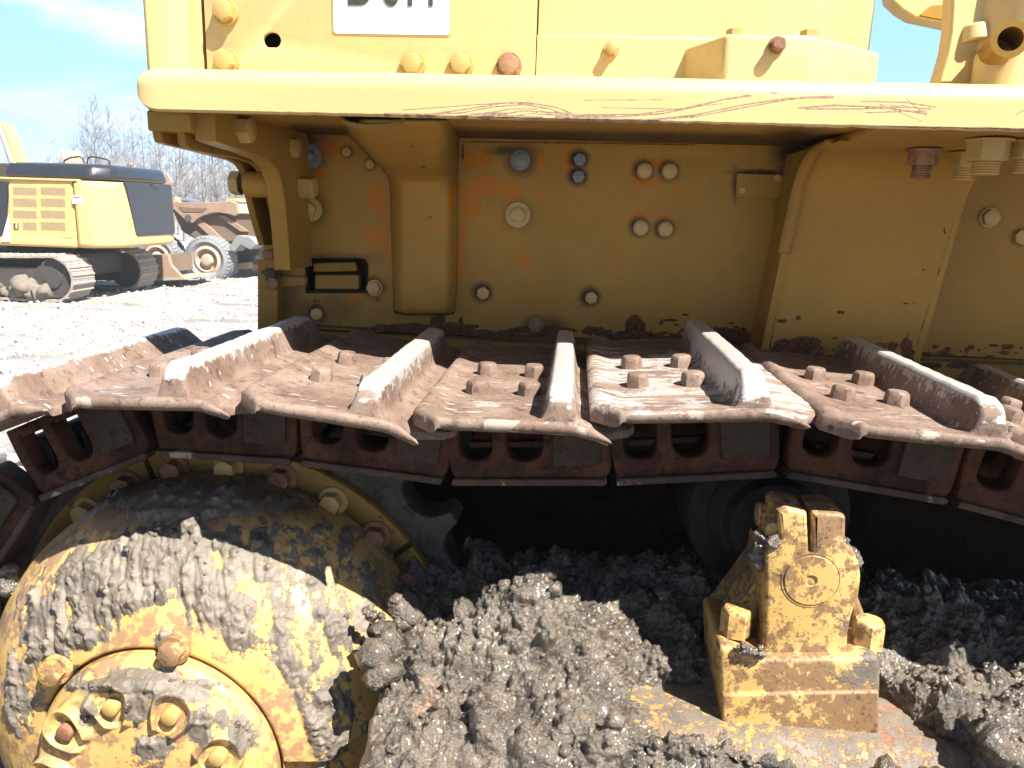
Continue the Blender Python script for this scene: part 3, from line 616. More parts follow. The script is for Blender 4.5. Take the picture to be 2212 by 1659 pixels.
# ================================================================== TRACK
def shoe(k,corner,tip,gf,worn,seed,ext=.014):
    A=at(*corner,.836); B=at(*tip,.836); sc=(B-A).length/.228
    ang=math.atan2(B.z-A.z,B.x-A.x)+R(4.5)
    fr=Matrix.Translation(A)@Matrix.Rotation(-ang,4,'Y')
    L=.228*sc; g0=.228*gf*sc; H=.037
    s=np.unique(np.concatenate([np.array([0,.002,.005,.009,.014]),np.linspace(.02,g0-.036,16),np.linspace(g0-.034,g0-.008,12),np.linspace(g0-.007,g0+.008,7),np.linspace(g0+.010,g0+.034,11),np.linspace(g0+.037,L-.003,9),[L-.0015,L]]))
    v=np.unique(np.concatenate([np.linspace(0,.012,7),np.linspace(.014,.07,18),np.linspace(.075,.42,44),np.linspace(.425,.515,24)]))
    S,V=np.meshgrid(s,v,indexing='ij')
    t=np.clip((V-.010)/.030,0,1); gn=np.sqrt(np.clip(1-(1-t)**2,0,1))**1.0; tf=np.clip((.490-V)/.05,0,1); gfac=gn*np.sqrt(np.clip(1-(1-tf)**2,0,1))
    lean=(V*0); dlt=S-(g0+.004*lean)
    up=np.where(dlt<0,np.clip((dlt+.021)/.011,0,1),np.clip((.023-dlt)/.012,0,1)); up=up*up*(3-2*up)
    fil=np.exp(-(dlt/.022)**2)*.0045
    plate_=-.005*np.exp(-(S/.003)**1.5)+.0035*np.exp(-((S-.012)/.012)**2)*np.clip(V/.06,0,1)-.017*np.clip((S-(L-.050))/.050,0,1)**1.5-.005*np.clip((S-.012)/.03,0,1)*np.clip(V/.05,0,1)
    top=plate_+(H*up+fil)*gfac
    P3=np.stack([S,V,S*0],-1).reshape(-1,3); nz=fbm(P3,14,4,off=(seed*5,0,0)).reshape(S.shape); nz2=fbm(P3,60,3,off=(seed*5,3,0)).reshape(S.shape)
    top+=nz*.0011+nz2*.0007
    top-=(.0035*np.clip(1-V/.006,0,1)**2)
    bot=plate_-.0155+.007*np.clip((S-(L-.03))/.03,0,1)+.004*np.clip(1-V/.008,0,1)
    s0=.032*np.clip(1-V/.036,0,1)+.02*np.clip(1-(.515-V)/.02,0,1)
    lip0=g0+.036; horn=np.clip(1-V/.034,0,1)**1.3
    Sx=S+s0*np.clip(1-S/.07,0,1); Sx=np.where(S>lip0,lip0+(S-lip0)*(.22+.64*horn+.5*np.clip((V-.05)/.03,0,1))+ext*np.clip((V-.030)/.03,0,1)*np.clip((S-lip0)/(L-lip0),0,1),Sx)
    edge=np.array([noise.fractal(Vector((float(a)*40,seed,0)),.7,2,3) for a in s])*.0009
    VV=V.copy(); VV+=(edge[:,None]*np.clip(1-V/.02,0,1))
    VV-= (.006*np.exp(-(dlt/.03)**2))*np.clip(1-V/.03,0,1)*gn          # grouser foot swells outward
    T=np.stack([Sx,VV,top],-1); Bm=np.stack([Sx,VV,bot],-1)
    loop=np.concatenate([T,Bm[::-1]],0)          # closed in s
    nu=loop.shape[0]; nv=loop.shape[1]; me=grid(loop,False,closeu=True)
    bm=bmesh.new(); bm.from_mesh(me); bm.verts.ensure_lookup_table()
    ns=len(s)
    for j in (0,nv-1):
        for i in range(ns-1):
            a=i*nv+j; b=(i+1)*nv+j; c=(2*ns-2-i)*nv+j; d=(2*ns-1-i)*nv+j
            try: bm.faces.new([bm.verts[q] for q in (a,b,c,d)])
            except ValueError: pass
    bmesh.ops.recalc_face_normals(bm,faces=bm.faces[:]); bm.to_mesh(me); bm.free()
    topm=np.concatenate([np.ones(S.size),np.zeros(S.size)]).reshape(2*ns,nv)
    gt=np.concatenate([(up**1.5*gfac),np.zeros_like(up)],0); nzz=np.concatenate([nz,nz[::-1]],0)
    w=(.50+.34*(np.concatenate([up,up*0],0)>.93))*gt+worn*topm*np.clip(.5+np.concatenate([V,V[::-1]],0)*0+1.*np.clip(1-abs(np.concatenate([V,V[::-1]],0)-.2)/.28,0,1),0,1)+nzz*.2
    o=obj('track_shoe',me,M['shoe'],doz,fr,smooth=65)
    setattr_(o.data,'worn',w.ravel())
    VVv=np.concatenate([V,V[::-1]],0); md=(.30+.5*nzz)*np.exp(-(VVv/.007)**2); setattr_(o.data,'mud',md.ravel())
    for bs in (.060,.126):
        for bv in (.150,.268):
            P=fr@Vector((bs*sc,bv,-.0075)); ax=(fr.to_3x3()@Vector((0,0,1)))
            bolt(P,ax,o,boltshoe,r=.0150,h=.020,rot=random.choice((.15,.5,.8))+k,name='shoe_bolt',kind='worn')
    return o
boltshoe=metal_rust('shoe_bolt_steel',(.16,.10,.07),(.24,.17,.13),worn=.05,pale=(.4,.37,.35))
shoes=[((94,857),(506,896),.66,.18),((493,854),(913,955),.68,.25),((878,899),(1328,953),.73,.36),((1275,890),(1757,918),.745,.66),((1798,910),(2262,992),.75,.30)]
for i,(c,t,g,w) in enumerate(shoes): shoe(i,c,t,g,w,i+1,(.02,.036,.034,.046,.014)[i])
def shoe_w(k,C0,ang,g,w):
    a=C0; b=C0+Vector((math.cos(ang),0,math.sin(ang)))*.228
    pa=topx([list(a),list(b)]); return shoe(k,(pa[0][0],pa[1][0]),(pa[0][1],pa[1][1]),g,w,k+1)
tipS=at(108,880,.836); shoe_w(6,tipS-Vector((math.cos(R(19)),0,math.sin(R(19))))*.228,R(19),.70,.05)
s6=at(2222,945,.836); shoe_w(7,s6,R(-17),.75,.2)
for q in (1,2,3,4): shoe_w(7+q,s6+Vector((.215*q,0,-.03*q-.01*q*q*.3)),R(-8),.75,.2)
# links
J=[(90,1080),(335,980),(645,1000),(970,1043),(1325,1043),(1690,1025),(2055,1087),(2440,1190)]
JP=[at(x,y,1.02) for x,y in J]
hubc=Vector((-.516,0,CZ-.731))
v0=JP[0]-hubc; v0.y=0; 
def rotv(v,a): return Vector((v.x*math.cos(a)-v.z*math.sin(a),0,v.x*math.sin(a)+v.z*math.cos(a)))
Jm=hubc+rotv(v0,R(33)); Jm.y=1.02; Jmm=hubc+rotv(v0,R(66)); Jmm.y=1.02
JP=[Jmm,Jm]+JP+[JP[-1]+Vector((.222*q,0,-.02*q)) for q in (1,2,3)]
def linkpair(a,b,i):
    d=b-a; sc=d.length/.222; ang=math.atan2(d.z,d.x)
    H=.109; out=rounded([(.004,.012),(.014,0),(.205,0),(.219,.014),(.2195,.085),(.205,H-.02),(.2,H),(.0,H),(-.004,.06)],[.006,.006,.006,.01,.012,.01,.002,.002,.02],4)
    h1=rounded([(.016,H-.012),(.016,.032),(.061,.032),(.061,H-.012)],[.004,.024,.024,.004],6)
    h2=rounded([(.080,H-.012),(.080,.030),(.129,.030),(.129,H-.012)],[.004,.026,.026,.004],6)
    sc3=Matrix.Diagonal((sc,1,1,1))
    for q,(Y,nm) in enumerate(((1.02,'track_link'),(1.20,'track_link'))):
        fr=Matrix.Translation((a.x,Y,a.z))@Matrix.Rotation(-ang,4,'Y')@sc3
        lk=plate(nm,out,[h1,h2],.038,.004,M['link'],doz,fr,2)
        bmx=bmesh.new(); pts=[(.004,.0),(.210,.0),(.214,.005),(.210,.010),(.006,.010)]
        prism(bmx,[Vector((x,-.009,z-.002)) for x,z in pts],(0,.056,0)); rl=obj('link_rail',bmx,M['rail'],lk,fr); bevel(rl,.002); setattr_(rl.data,'mud',np.full(len(rl.data.vertices),.36))
        if q==0:
            bo=plate('link_boss',rounded([(.142,.026),(.205,.026),(.207,.095),(.142,.097)],[.004,.008,.014,.01],4),[],.008,.003,M['link_face'],lk,fr@Matrix.Translation((0,-.0075,0)))
            bmx=bmesh.new()
            for sx in (.040,.104): cyl(bmx,(sx,.012,H-.016),(sx,.012,H-.004),.019,n=18)
            obj('link_nut',bmx,M['link'],lk,fr,smooth=40)
            bmx=bmesh.new(); cyl(bmx,(.0,.034,.06),(.0,.185,.06),.030,n=24); obj('bushing',bmx,M['dark'],lk,fr,smooth=40)
for i in range(len(JP)-1): linkpair(JP[i],JP[i+1],i)
# ================================================================== FINAL DRIVE
hx,hz=-.516,CZ-.731
prof=[(.326,1.125),(.3305,1.085),(.3305,1.06),(.330,1.035),(.328,1.015),(.323,.998),(.315,.978),(.302,.957),(.288,.938),(.270,.920),(.250,.905),(.228,.893),(.205,.884),(.186,.879),(.170,.876),(.1665,.877),(.1655,.892),(.1620,.893),(.1610,.868),(.1585,.862),(.155,.858),(.148,.855),(.1465,.846),(.144,.838),(.139,.834),(.13,.832),(.11,.829),(.085,.826),(.05,.824),(.02,.823),(.001,.823)]
rr=[];yy=[]
for (r0,y0),(r1,y1) in zip(prof,prof[1:]):
    n=max(1,int(math.hypot(r1-r0,y1-y0)/.0022)); 
    for j in range(n): rr.append(lerp(r0,r1,j/n)); yy.append(lerp(y0,y1,j/n))
rr.append(.001);yy.append(.823); rr=np.array(rr);yy=np.array(yy)
th=np.linspace(R(-25),R(205),560)
P=np.empty((len(th),len(rr),3)); P[:,:,0]=hx+rr[None]*np.cos(th)[:,None]; P[:,:,1]=yy[None]; P[:,:,2]=hz+rr[None]*np.sin(th)[:,None]
pf=P.reshape(-1,3); X_,Y_=topx(pf)
n1=fbm(pf,22,4); n2=fbm(pf,75,4,off=(5,1,1)); n3=fbm(pf,9,3,off=(9,9,1))
strk=fbm(np.stack([pf[:,0]*1.0+pf[:,2]*.30,pf[:,1]*.2,pf[:,2]*.16],-1),55,3,off=(2,2,2))
rad=np.hypot(pf[:,0]-hx,pf[:,2]-hz)
mudm=np.zeros(len(pf))
def blob(x,y,a,b,s=1.):
    global mudm; mudm=np.maximum(mudm,np.clip(1.5-np.hypot((X_-x)/a,(Y_-y)/b),0,1)*s)
for b_ in ((330,1210,190,95,.8),(400,1170,90,55,1),(210,1260,120,100,.9),(110,1360,80,110,.8),(60,1480,60,90,.75),(470,1300,60,90,.75),(430,1260,80,110,.72),(560,1210,60,80,.75),(640,1260,60,60,.62),(520,1320,40,60,.8),
 (600,1380,30,60,.72),(690,1330,60,80,.55),(750,1400,70,120,.56),(650,1450,60,90,.5),(170,1370,50,40,.9),(330,1290,60,30,.8),(360,1390,30,45,.7),(560,1165,30,30,.9),(800,1350,30,90,.6),(300,1460,120,25,.75),(350,1480,70,40,.8),(420,1500,60,30,.7),(480,1560,30,40,.6),(190,1470,60,40,.65),(300,1480,170,20,1.1),(430,1570,36,50,.85),(196,1535,26,45,.85),(300,1530,30,50,.8),(520,1590,40,60,.8),(330,1620,60,40,.75)): blob(*b_)
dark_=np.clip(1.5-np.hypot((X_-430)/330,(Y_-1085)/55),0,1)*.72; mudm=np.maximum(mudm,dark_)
mudm=np.maximum(mudm,np.clip((rad-.185)/.03,0,1)*.56*(X_>460)*(Y_>1130))
mudv=mudm+strk*.38*(rad>.165)+n1*.22+.07*(Y_>1140)*(X_<760)
mudh=np.clip((mudv-.62)/.35,0,1)
nrm=np.stack([(pf[:,0]-hx)/np.maximum(rad,1e-3)*.55,-np.ones(len(pf))*.8,(pf[:,2]-hz)/np.maximum(rad,1e-3)*.55],-1)
nrm[rad>.3285]=np.stack([(pf[:,0]-hx)/rad,0*rad-.1,(pf[:,2]-hz)/rad],-1)[rad>.3285]
dsp=mudh*(.0035+.0050*np.clip(n1+.3,0,1.4)+.0085*np.clip(n2+.05,0,1))+n3*.0012
# ribbed pockets of the outer cover
lug=np.zeros(len(pf)); angp=np.arctan2(pf[:,2]-hz,pf[:,0]-hx)
cb=[]
for (x,y) in ((126,1567),(236,1511),(372,1539),(480,1631)):
    p=at(x,y,.825); cb.append(math.atan2(p.z-hz,p.x-hx))
allb=cb+[cb[0]+(cb[0]-cb[1])]
for a0 in allb:
    da=(angp-a0+math.pi)%(2*math.pi)-math.pi; arc=da*.118; rl=rad-.118
    ringd=np.abs(np.hypot(arc,np.clip(rl,-.2,0)*.6+np.clip(rl,0,1))-.023)
    w_=np.clip(1-ringd/.0075,0,1)*((rl>-.030)); lug=np.maximum(lug,w_*w_*(3-2*w_))
    inner=np.hypot(arc,rl)<.018; lug=np.where(inner&(lug<.1),-.35,lug)
lug*=((rad<.1435)&(rad>.075))
dsp+=lug*.013
step_=np.array([ ( (x>590) and (y>1600+ (1640-1600)*0 + (0)) ) for x,y in zip(X_,Y_)])
lowtab=((X_>597)&(Y_>1647-np.clip((X_-680)/95,0,1)**2*57)&(rad>.168)); dsp-=lowtab*.012
pf2=pf+nrm*dsp[:,None]
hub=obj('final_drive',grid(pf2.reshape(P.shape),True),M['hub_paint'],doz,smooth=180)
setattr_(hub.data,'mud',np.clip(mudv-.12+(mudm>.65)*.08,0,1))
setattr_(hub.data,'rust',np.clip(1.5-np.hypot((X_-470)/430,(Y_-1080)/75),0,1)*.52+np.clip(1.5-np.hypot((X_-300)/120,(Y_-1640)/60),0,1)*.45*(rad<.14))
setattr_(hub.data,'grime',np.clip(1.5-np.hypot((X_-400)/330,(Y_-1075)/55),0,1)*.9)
for a0 in allb: bolt((hx+.118*math.cos(a0),.831,hz+.118*math.sin(a0)),FR,hub,'boltrust' if a0==allb[0] else 'boltpaint',r=.0105,h=.013,wn=24)
for (x,y) in ((126,1443),(380,1400)):
    p=at(x,y,.868); bolt(p,FR,hub,M['bracket_paint'],r=.0155,h=.014,wr=.020,wt=.008)
# sprocket
def sector(ri,ro_,a0,a1,n): return [(hx+ro_*math.cos(a),hz+ro_*math.sin(a)) for a in np.linspace(a0,a1,n)]+[(hx+ri*math.cos(a),hz+ri*math.sin(a)) for a in np.linspace(a1,a0,n)]
NT=25; a_off=R(37.3)
outl=[]
for i in range(NT):
    ac=a_off+2*math.pi*i/NT; st=2*math.pi/NT
    outl+= [(ac-st*.09,.441),(ac+st*.09,.441)]
    for t in np.linspace(0,1,11)[1:-1]:
        aa=ac+st*.09+st*.82*t; q=2*t-1; outl.append((aa,.441-.043*math.sqrt(max(0,1-abs(q)**2.4))))
outl=[(hx+r_*math.cos(a),hz+r_*math.sin(a)) for a,r_ in outl]
spr=plate('sprocket',outl,[[(hx+.25*math.cos(a),hz+.25*math.sin(a)) for a in np.linspace(0,2*math.pi,60)[:-1]]],.070,.004,M['tooth'],doz,Matrix.Translation((0,1.125,0)),2)
segs=5; aseg=math.atan2(at(890,1176,1.1).z-hz,at(890,1176,1.1).x-hx)
for i in range(segs):
    a0=aseg+2*math.pi*i/segs; sg=plate('sprocket_segment',sector(.300,.366,a0+.012,a0+2*math.pi/segs-.012,26),[],.02,.003,M['paint'],doz,Matrix.Translation((0,1.106,0)))
    Pq=wpos(sg); rq=np.hypot(Pq[:,0]-hx,Pq[:,2]-hz); setattr_(sg.data,'grime',np.clip(1.5-(rq-.30)/.045,0,1)*1.5); setattr_(sg.data,'rust',np.full(len(Pq),.36))  # grime and rust, the grime made heavier to deepen the ring's shade
    for j in range(5):
        a=a0+2*math.pi/segs*(j+.5)/5
        bolt((hx+.336*math.cos(a),1.1065,hz+.336*math.sin(a)),FR,sg,'boltpaint' if j%2 else 'boltrust',r=.0165,h=.019,wr=.023,wt=.005)
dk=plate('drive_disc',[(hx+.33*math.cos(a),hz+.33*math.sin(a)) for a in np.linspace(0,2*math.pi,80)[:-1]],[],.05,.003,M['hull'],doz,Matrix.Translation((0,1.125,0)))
# ================================================================== CARRIER ROLLER AND BRACKET
YC=.88
pin=at(1752,1253,YC)
bm=bmesh.new()
def lathe(bm,cx_,cz_,pr_,n=48):
    prev=None
    for r_,y_ in pr_:
        cur=[bm.verts.new((cx_+r_*math.cos(2*math.pi*i/n),y_,cz_+r_*math.sin(2*math.pi*i/n))) for i in range(n)]
        if prev:
            for i in range(n): bm.faces.new((prev[i],prev[(i+1)%n],cur[(i+1)%n],cur[i]))
        prev=cur
lathe(bm,pin.x-.003,pin.z,[(.001,1.03),(.05,1.03),(.062,1.035),(.068,1.055),(.08,1.06),(.088,1.075),(.112,1.08),(.116,1.09),(.116,1.19),(.088,1.195),(.088,1.28),(.001,1.28)])
obj('carrier_roller',bm,M['dark'],doz,smooth=40)
def zpx(pts,Y): return [(at(x,y,Y).x,at(x,y,Y).z) for x,y in pts]
head=rounded([(1680,1104),(1700,1098),(1744,1108),(1748,1195),(1754,1195),(1757,1108),(1812,1110),(1828,1116),(1827,1172),(1846,1190),(1857,1216),(1861,1250),(1856,1290),(1840,1332),(1833,1370),(1829,1425),(1829,1440),(1640,1440),(1650,1400),(1655,1290),(1654,1200),(1664,1180),(1686,1166)],4,2)
hd=plate('roller_bracket',zpx(head,YC),[],.065,.005,M['bracket_paint'],doz,Matrix.Translation((0,YC,0)),3)
ca=[(pin.x+.0315*math.cos(a),pin.z+.0315*math.sin(a)) for a in np.linspace(0,2*math.pi,48)[:-1]]
bm=bmesh.new(); lathe(bm,pin.x,pin.z,[(.0065,YC+.01),(.0065,YC-.0015),(.0072,YC-.0022),(.0305,YC-.0022),(.0315,YC-.0012),(.0315,YC+.01)],48)
obj('pin_end',bm,M['bracket_paint'],doz,smooth=20)
bm=bmesh.new(); lathe(bm,pin.x,pin.z,[(.0327,YC+.002),(.0327,YC-.0009),(.0342,YC-.0009),(.0342,YC+.004)],48); obj('pin_ring',bm,M['bracket_paint'],doz,smooth=20)
bm=bmesh.new(); lathe(bm,pin.x,pin.z,[(.001,YC+.006),(.0066,YC+.006)],20); obj('pin_hole',bm,M['dark'],doz)
YBs=.865
base=plate('bracket_base',zpx(rounded([(1562,1580),(1556,1480),(1552,1392),(1650,1424),(1828,1424),(1902,1416),(1903,1480),(1897,1580)],[4,16,24,14,14,24,16,4],6),YBs),[],.13,.006,M['bracket_paint'],doz,Matrix.Translation((0,YBs,0)),3)
bm=slab([(1654,1196),(1646,1240),(1604,1298),(1560,1356),(1553,1400),(1650,1430)],.94,1.03); bmr=slab(rounded([(1560,1500),(1900,1494),(1899,1586),(1560,1586)],8),YBs-.005,YBs+.02); br_=bevel(obj('base_ridge',bmr,M['bracket_paint'],doz),.0045,3); bm0=slab(rounded([(1660,1215),(1838,1215),(1855,1250),(1838,1330),(1828,1430),(1650,1430)],8),YC+.05,YC+.14); bevel(obj('bracket_body',bm0,M['bracket_paint'],doz),.006); wb1=bevel(obj('bracket_web',bm,M['bracket_paint'],doz),.005)
bm=slab([(1846,1270),(1866,1320),(1880,1368),(1900,1420),(1826,1425),(1836,1330)],.93,1.03); bevel(obj('bracket_web',bm,M['bracket_paint'],doz),.005)
zbt=at(1600,1397,YBs).z-.002; p1_=at(1583,1385,.905); p2_=at(1866,1400,.905); bolt((p1_.x,.90,zbt),(0,0,1),base,M['bracket_paint'],r=.0185,h=.034,rot=.35); bolt((p2_.x,.90,zbt-.004),(0,0,1),base,M['bracket_paint'],r=.019,h=.034,rot=.9)
bolt(at(1682,1135,YC+.025),(-1,0,0),hd,M['bracket_paint'],r=.0155,h=.018,rot=.5); bolt(at(1668,1112,YC+.07),(-1,0,0),hd,M['bracket_paint'],r=.017,h=.019,rot=.2)
bm=slab(rounded([(1670,1092),(1815,1100),(1815,1180),(1670,1180)],6),YC+.072,YC+.115); bevel(obj('rear_clamp',bm,M['bracket_paint'],doz),.005)
for o_ in (hd,base,wb1,br_): setattr_(o_.data,'rust',np.full(len(o_.data.vertices),.34))
for o_,n_ in ((hd,1),(base,2),(wb1,3)):
    P=wpos(o_); q=fbm(P,9,2,off=(n_,0,0)); zz_=(P[:,2]-(CZ-.62)); setattr_(o_.data,'mud',np.clip(q*.9+.0+.5*np.clip(1-zz_/.03,0,1),0,1)); 
# track frame under everything
zf=at(1730,1566,YBs).z
bm=bmesh.new(); prism(bm,[Vector((-.165,.74,zf-.12)),Vector((-.165,.80,zf-.03)),Vector((-.165,.835,zf)),Vector((-.165,1.20,zf)),Vector((-.165,1.20,zf-.3)),Vector((-.165,.74,zf-.3))],(1.45,0,0))
fm_=bevel(obj('track_frame',bm,M['frame_paint'],doz),.01,3); setattr_(fm_.data,'mud',np.full(len(fm_.data.vertices),.56)); setattr_(fm_.data,'rust',np.full(len(fm_.data.vertices),.40))
# ================================================================== MUD
def G2(x,y,cx_,cy_,a,b): return np.exp(-(((x-cx_)/a)**2+((y-cy_)/b)**2))
nx,ny=820,430
xs=np.linspace(-.34,.86,nx); ys=np.linspace(.72,1.25,ny); X2,Y2=np.meshgrid(xs,ys,indexing='ij')
Z=np.full_like(X2,-.055)+.050*np.clip((Y2-1.0)/.12,0,1)*np.where(X2>.15,1,.8)
sm=lambda t: np.clip(t,0,1)**2*(3-2*np.clip(t,0,1))
# left heap between hub and bracket
heap=.085*G2(X2,Y2,-.035,.975,.075,.045)+.045*G2(X2,Y2,-.12,.93,.10,.05)+.03*G2(X2,Y2,-.23,.92,.05,.05)+.030*G2(X2,Y2,.05,.96,.10,.09)+.02*G2(X2,Y2,-.0,.87,.16,.10)+.035*G2(X2,Y2,.2,1.12,.35,.10)
rightm=.072*sm((X2-.385-.57*(.95-Y2))/.035)*sm((Y2-.78)/.03)*(1-.65*sm((Y2-1.02)/.18))
fronts=.055*sm((.39-X2)/.03)*sm((Y2-.90)/.06)*(1-.5*sm((Y2-1.05)/.18))+.05*G2(X2,Y2,.16,.80,.09,.05)+.040*G2(X2,Y2,.40,.765,.10,.025)+.050*G2(X2,Y2,.27,.775,.25,.022)
Z+=heap+rightm+fronts+.012
Z+=.058*sm((.14-X2)/.12)*sm((.96-Y2)/.06)
Z-=.17*np.clip(.835-Y2,0,1)*np.where(X2<.12,.8,1.6)
fx=np.stack([X2,Y2,X2*0],-1).reshape(-1,3)
a1=fbm(fx,9,3).reshape(X2.shape); a2=fbm(fx,32,5,off=(3,3,3)).reshape(X2.shape); a3=fbm(fx,110,3,off=(7,1,2)).reshape(X2.shape)
rid=1-np.abs(a2*1.4); vor=lambda f_,o_: np.array([noise.voronoi(Vector((p[0]*f_+o_,p[1]*f_,0)))[0][0] for p in fx.tolist()]).reshape(X2.shape)
cl=vor(46,0); cl2=vor(105,5)
Z+=a1*.012
bx=xs[1]-xs[0]; by=ys[1]-ys[0]
gx,gy=np.gradient(Z,bx,by); nl=np.sqrt(gx**2+gy**2+1); nrm_=np.stack([-gx/nl,-gy/nl,1/nl],-1)
Pb=np.stack([X2,Y2,Z],-1); p3=Pb.reshape(-1,3)
vor=lambda f_,o_: np.array([noise.voronoi(Vector((p[0]*f_+o_,p[1]*f_,p[2]*f_)))[0][0] for p in p3.tolist()]).reshape(X2.shape)
wv=fbm(p3,20,2,off=(1,8,3)).reshape(X2.shape)
cl=vor(21,0); cl2=vor(58,5); cl3=vor(140,9); sl_=np.clip(.35+1.6*fbm(p3,7,3,off=(6,2,8)).reshape(X2.shape),0,1); a2=fbm(p3,26,5,off=(3,3,3)).reshape(X2.shape)
rnd_=lambda d,q: np.sqrt(np.clip(1-(d/q)**2,0,1))
dd=a2*.015+rnd_(cl,.66)*.021*(.45+wv)+rnd_(cl2,.62)*.0095*(.7+.6*wv)*(.25+sl_)+rnd_(cl3,.6)*.0038*(.2+sl_)
P=Pb+nrm_*(dd-.012)[...,None]; P[...,2]+=zf-.25*sm((-.205-X2)/.05)*sm((1.0-Y2)/.04); Z=Z+dd-.012-1.*(X2<-.205)
me=grid(P,False); mud=obj('mud',me,M['mud'],None,smooth=180)
setattr_(mud.data,'rusty',(.42*G2(X2,Y2,-.16,.84,.08,.08)+.5*G2(X2,Y2,.2,.80,.28,.03)+.3*G2(X2,Y2,.62,.86,.06,.05)).ravel())
tag(mud,'wet grey mud heaped on the track frame between the drive hub and the roller bracket','mud',kind='stuff')
# clods on the mud and splashed on the hub, one object
V_=[];F_=[]
tb=bmesh.new(); bmesh.ops.create_icosphere(tb,subdivisions=2,radius=1); bv=np.array([v.co[:] for v in tb.verts]); bf=np.array([[v.index for v in f.verts] for f in tb.faces]); tb.free()
def clod(c,r):
    s_=rng.uniform(.7,1.3,3); off=rng.uniform(0,50,3); k=np.array([1+.45*noise.fractal(Vector((a*1.7+off[0],b*1.7+off[1],c_*1.7+off[2])),.7,2,3) for a,b,c_ in bv])
    F_.append(bf+sum(len(v) for v in V_)); V_.append(bv*s_*k[:,None]*r+np.array(c))
for _ in range(700):
    i=rng.integers(5,nx-5); j=rng.integers(5,ny-5)
    if Z[i,j]<-.015: continue
    r=rng.choice([.003,.004,.006,.009],p=[.4,.3,.2,.1]); clod((P[i,j,0],P[i,j,1],P[i,j,2]+r*.3),r)
cand=np.where(mudh>.5)[0]
for _ in range(40):
    p=pf2[rng.choice(cand)]; r=rng.choice([.0022,.0035,.005],p=[.55,.3,.15]); clod((p[0],p[1]-r*.2,p[2]),r)
for (x,y,Y,r) in ((868,1318,.93,.016),(880,1340,.93,.018),(862,1300,.93,.010),(905,1350,.94,.014),(830,1360,.90,.014),(810,1420,.87,.022),(815,1455,.86,.020),(840,1400,.89,.018),(800,1330,.92,.008),(565,1165,.90,.010),(560,1150,.90,.006),
   (1698,1098,.90,.006),(1706,1096,.92,.008),(1790,1106,.90,.006),(1640,1190,.90,.012),(1636,1215,.90,.013),(1646,1160,.90,.009),(1668,1168,.88,.008),(1600,1402,.86,.007),(1620,1408,.86,.008),(1640,1412,.86,.006),(1820,1180,.89,.010),(1838,1196,.89,.010),(1848,1212,.89,.008),(17,1270,.98,.012),(25,1262,.99,.015),(820,1330,.92,.006),(15,1240,1.0,.018),(380,1150,.89,.007),(400,1145,.90,.006),(350,1150,.89,.006),(420,1150,.90,.006)): 
    for q in range(5):
        qx,qy=x+rng.normal(0,5),y+rng.normal(0,5)
        if 60<x<790: p=pf2[np.argmin((X_-qx)**2+(Y_-qy)**2+(rad<.05)*1e6)]
        else: p=at(qx,qy,Y)
        clod(p,r*rng.uniform(.5,.9))
for x in range(880,1130,9):
    p=at(x+rng.normal(0,4),1380-(x>1080)*30+rng.normal(0,9),.945); clod(p,rng.uniform(.004,.010))
me=bpy.data.meshes.new('clods'); me.from_pydata(np.concatenate(V_).tolist(),[],np.concatenate(F_).tolist())
cl_=obj('mud_clods',me,M['mud'],None,smooth=180); tag(cl_,'small wet clods of mud stuck over hub, frame and bracket','mud clods',kind='stuff')
# ================================================================== GROUND
def ground_mat():
    m,nt,b=new_mat('gravel_ground'); k=NB(nt)
    n1=k.noise(.5,4); n2=k.noise(3.5,6,.7); n3=k.noise(16,6,.75); n4=k.noise(60,3,.7)
    col=k.mix(k.step(n1,.35,.65),(.34,.32,.29),(.41,.39,.365))
    col=k.mix(k.step(n3,.56,.70),col,(.10,.088,.072))
    col=k.mix(k.math('MULTIPLY',k.step(n2,.56,.70),.65),col,(.13,.11,.085))
    col=k.mix(k.math('MULTIPLY',k.step(n4,.5,.7),.5),col,(.46,.44,.42))
    rt_=k.noise(1.1,5,.65,stretch=(.3,1.5,1.)); col=k.mix(k.math('MULTIPLY',k.step(rt_,.53,.66),.6),col,(.15,.125,.10))
    # unseen ground round the bulldozer darkened to cut bounced light; pale gravel farther out
    sx=k.n('ShaderNodeSeparateXYZ'); k.l(k.coord(False),sx.inputs[0])
    d=k.math('SQRT',k.math('ADD',k.math('POWER',k.math('MULTIPLY',sx.outputs[0],.55),2.),k.math('POWER',sx.outputs[1],2.)))
    d=k.math('ADD',d,k.math('MULTIPLY',k.math('SUBTRACT',n1,.5),3.))
    wet=k.mix(n2,(.035,.029,.023),(.075,.062,.05))  # near ground tone, dark only to lower the fill light
    col=k.mix(k.step(d,6.5,7.6),wet,col)
    k.l(col,b.inputs['Base Color']); b.inputs['Roughness'].default_value=.9
    k.bump(k.math('ADD',n3,k.math('MULTIPLY',n4,.5)),.8,.06,b); return m
M['ground']=ground_mat()
xs=np.concatenate([np.linspace(-650,-32,14),np.linspace(-30,2,330),np.linspace(6,350,10)]); ys=np.concatenate([np.linspace(-60,2,6),np.linspace(4,32,330),np.linspace(36,630,16)])
X2,Y2=np.meshgrid(xs,ys,indexing='ij'); fx=np.stack([X2,Y2,X2*0],-1).reshape(-1,3)
inn=(X2>-30)&(X2<2)&(Y2>4)&(Y2<32); z=np.zeros(X2.size); idx=np.where(inn.ravel())[0]
z[idx]=fbm(fx[idx],1.1,5)*.035+np.clip(fbm(fx[idx],.35,2,off=(4,4,4)),-1,1)*.05
Z=z.reshape(X2.shape)-.03
gr=obj('ground',grid(np.stack([X2,Y2,Z],-1)),M['ground'],None,Matrix(),smooth=180); gr['kind']='structure'
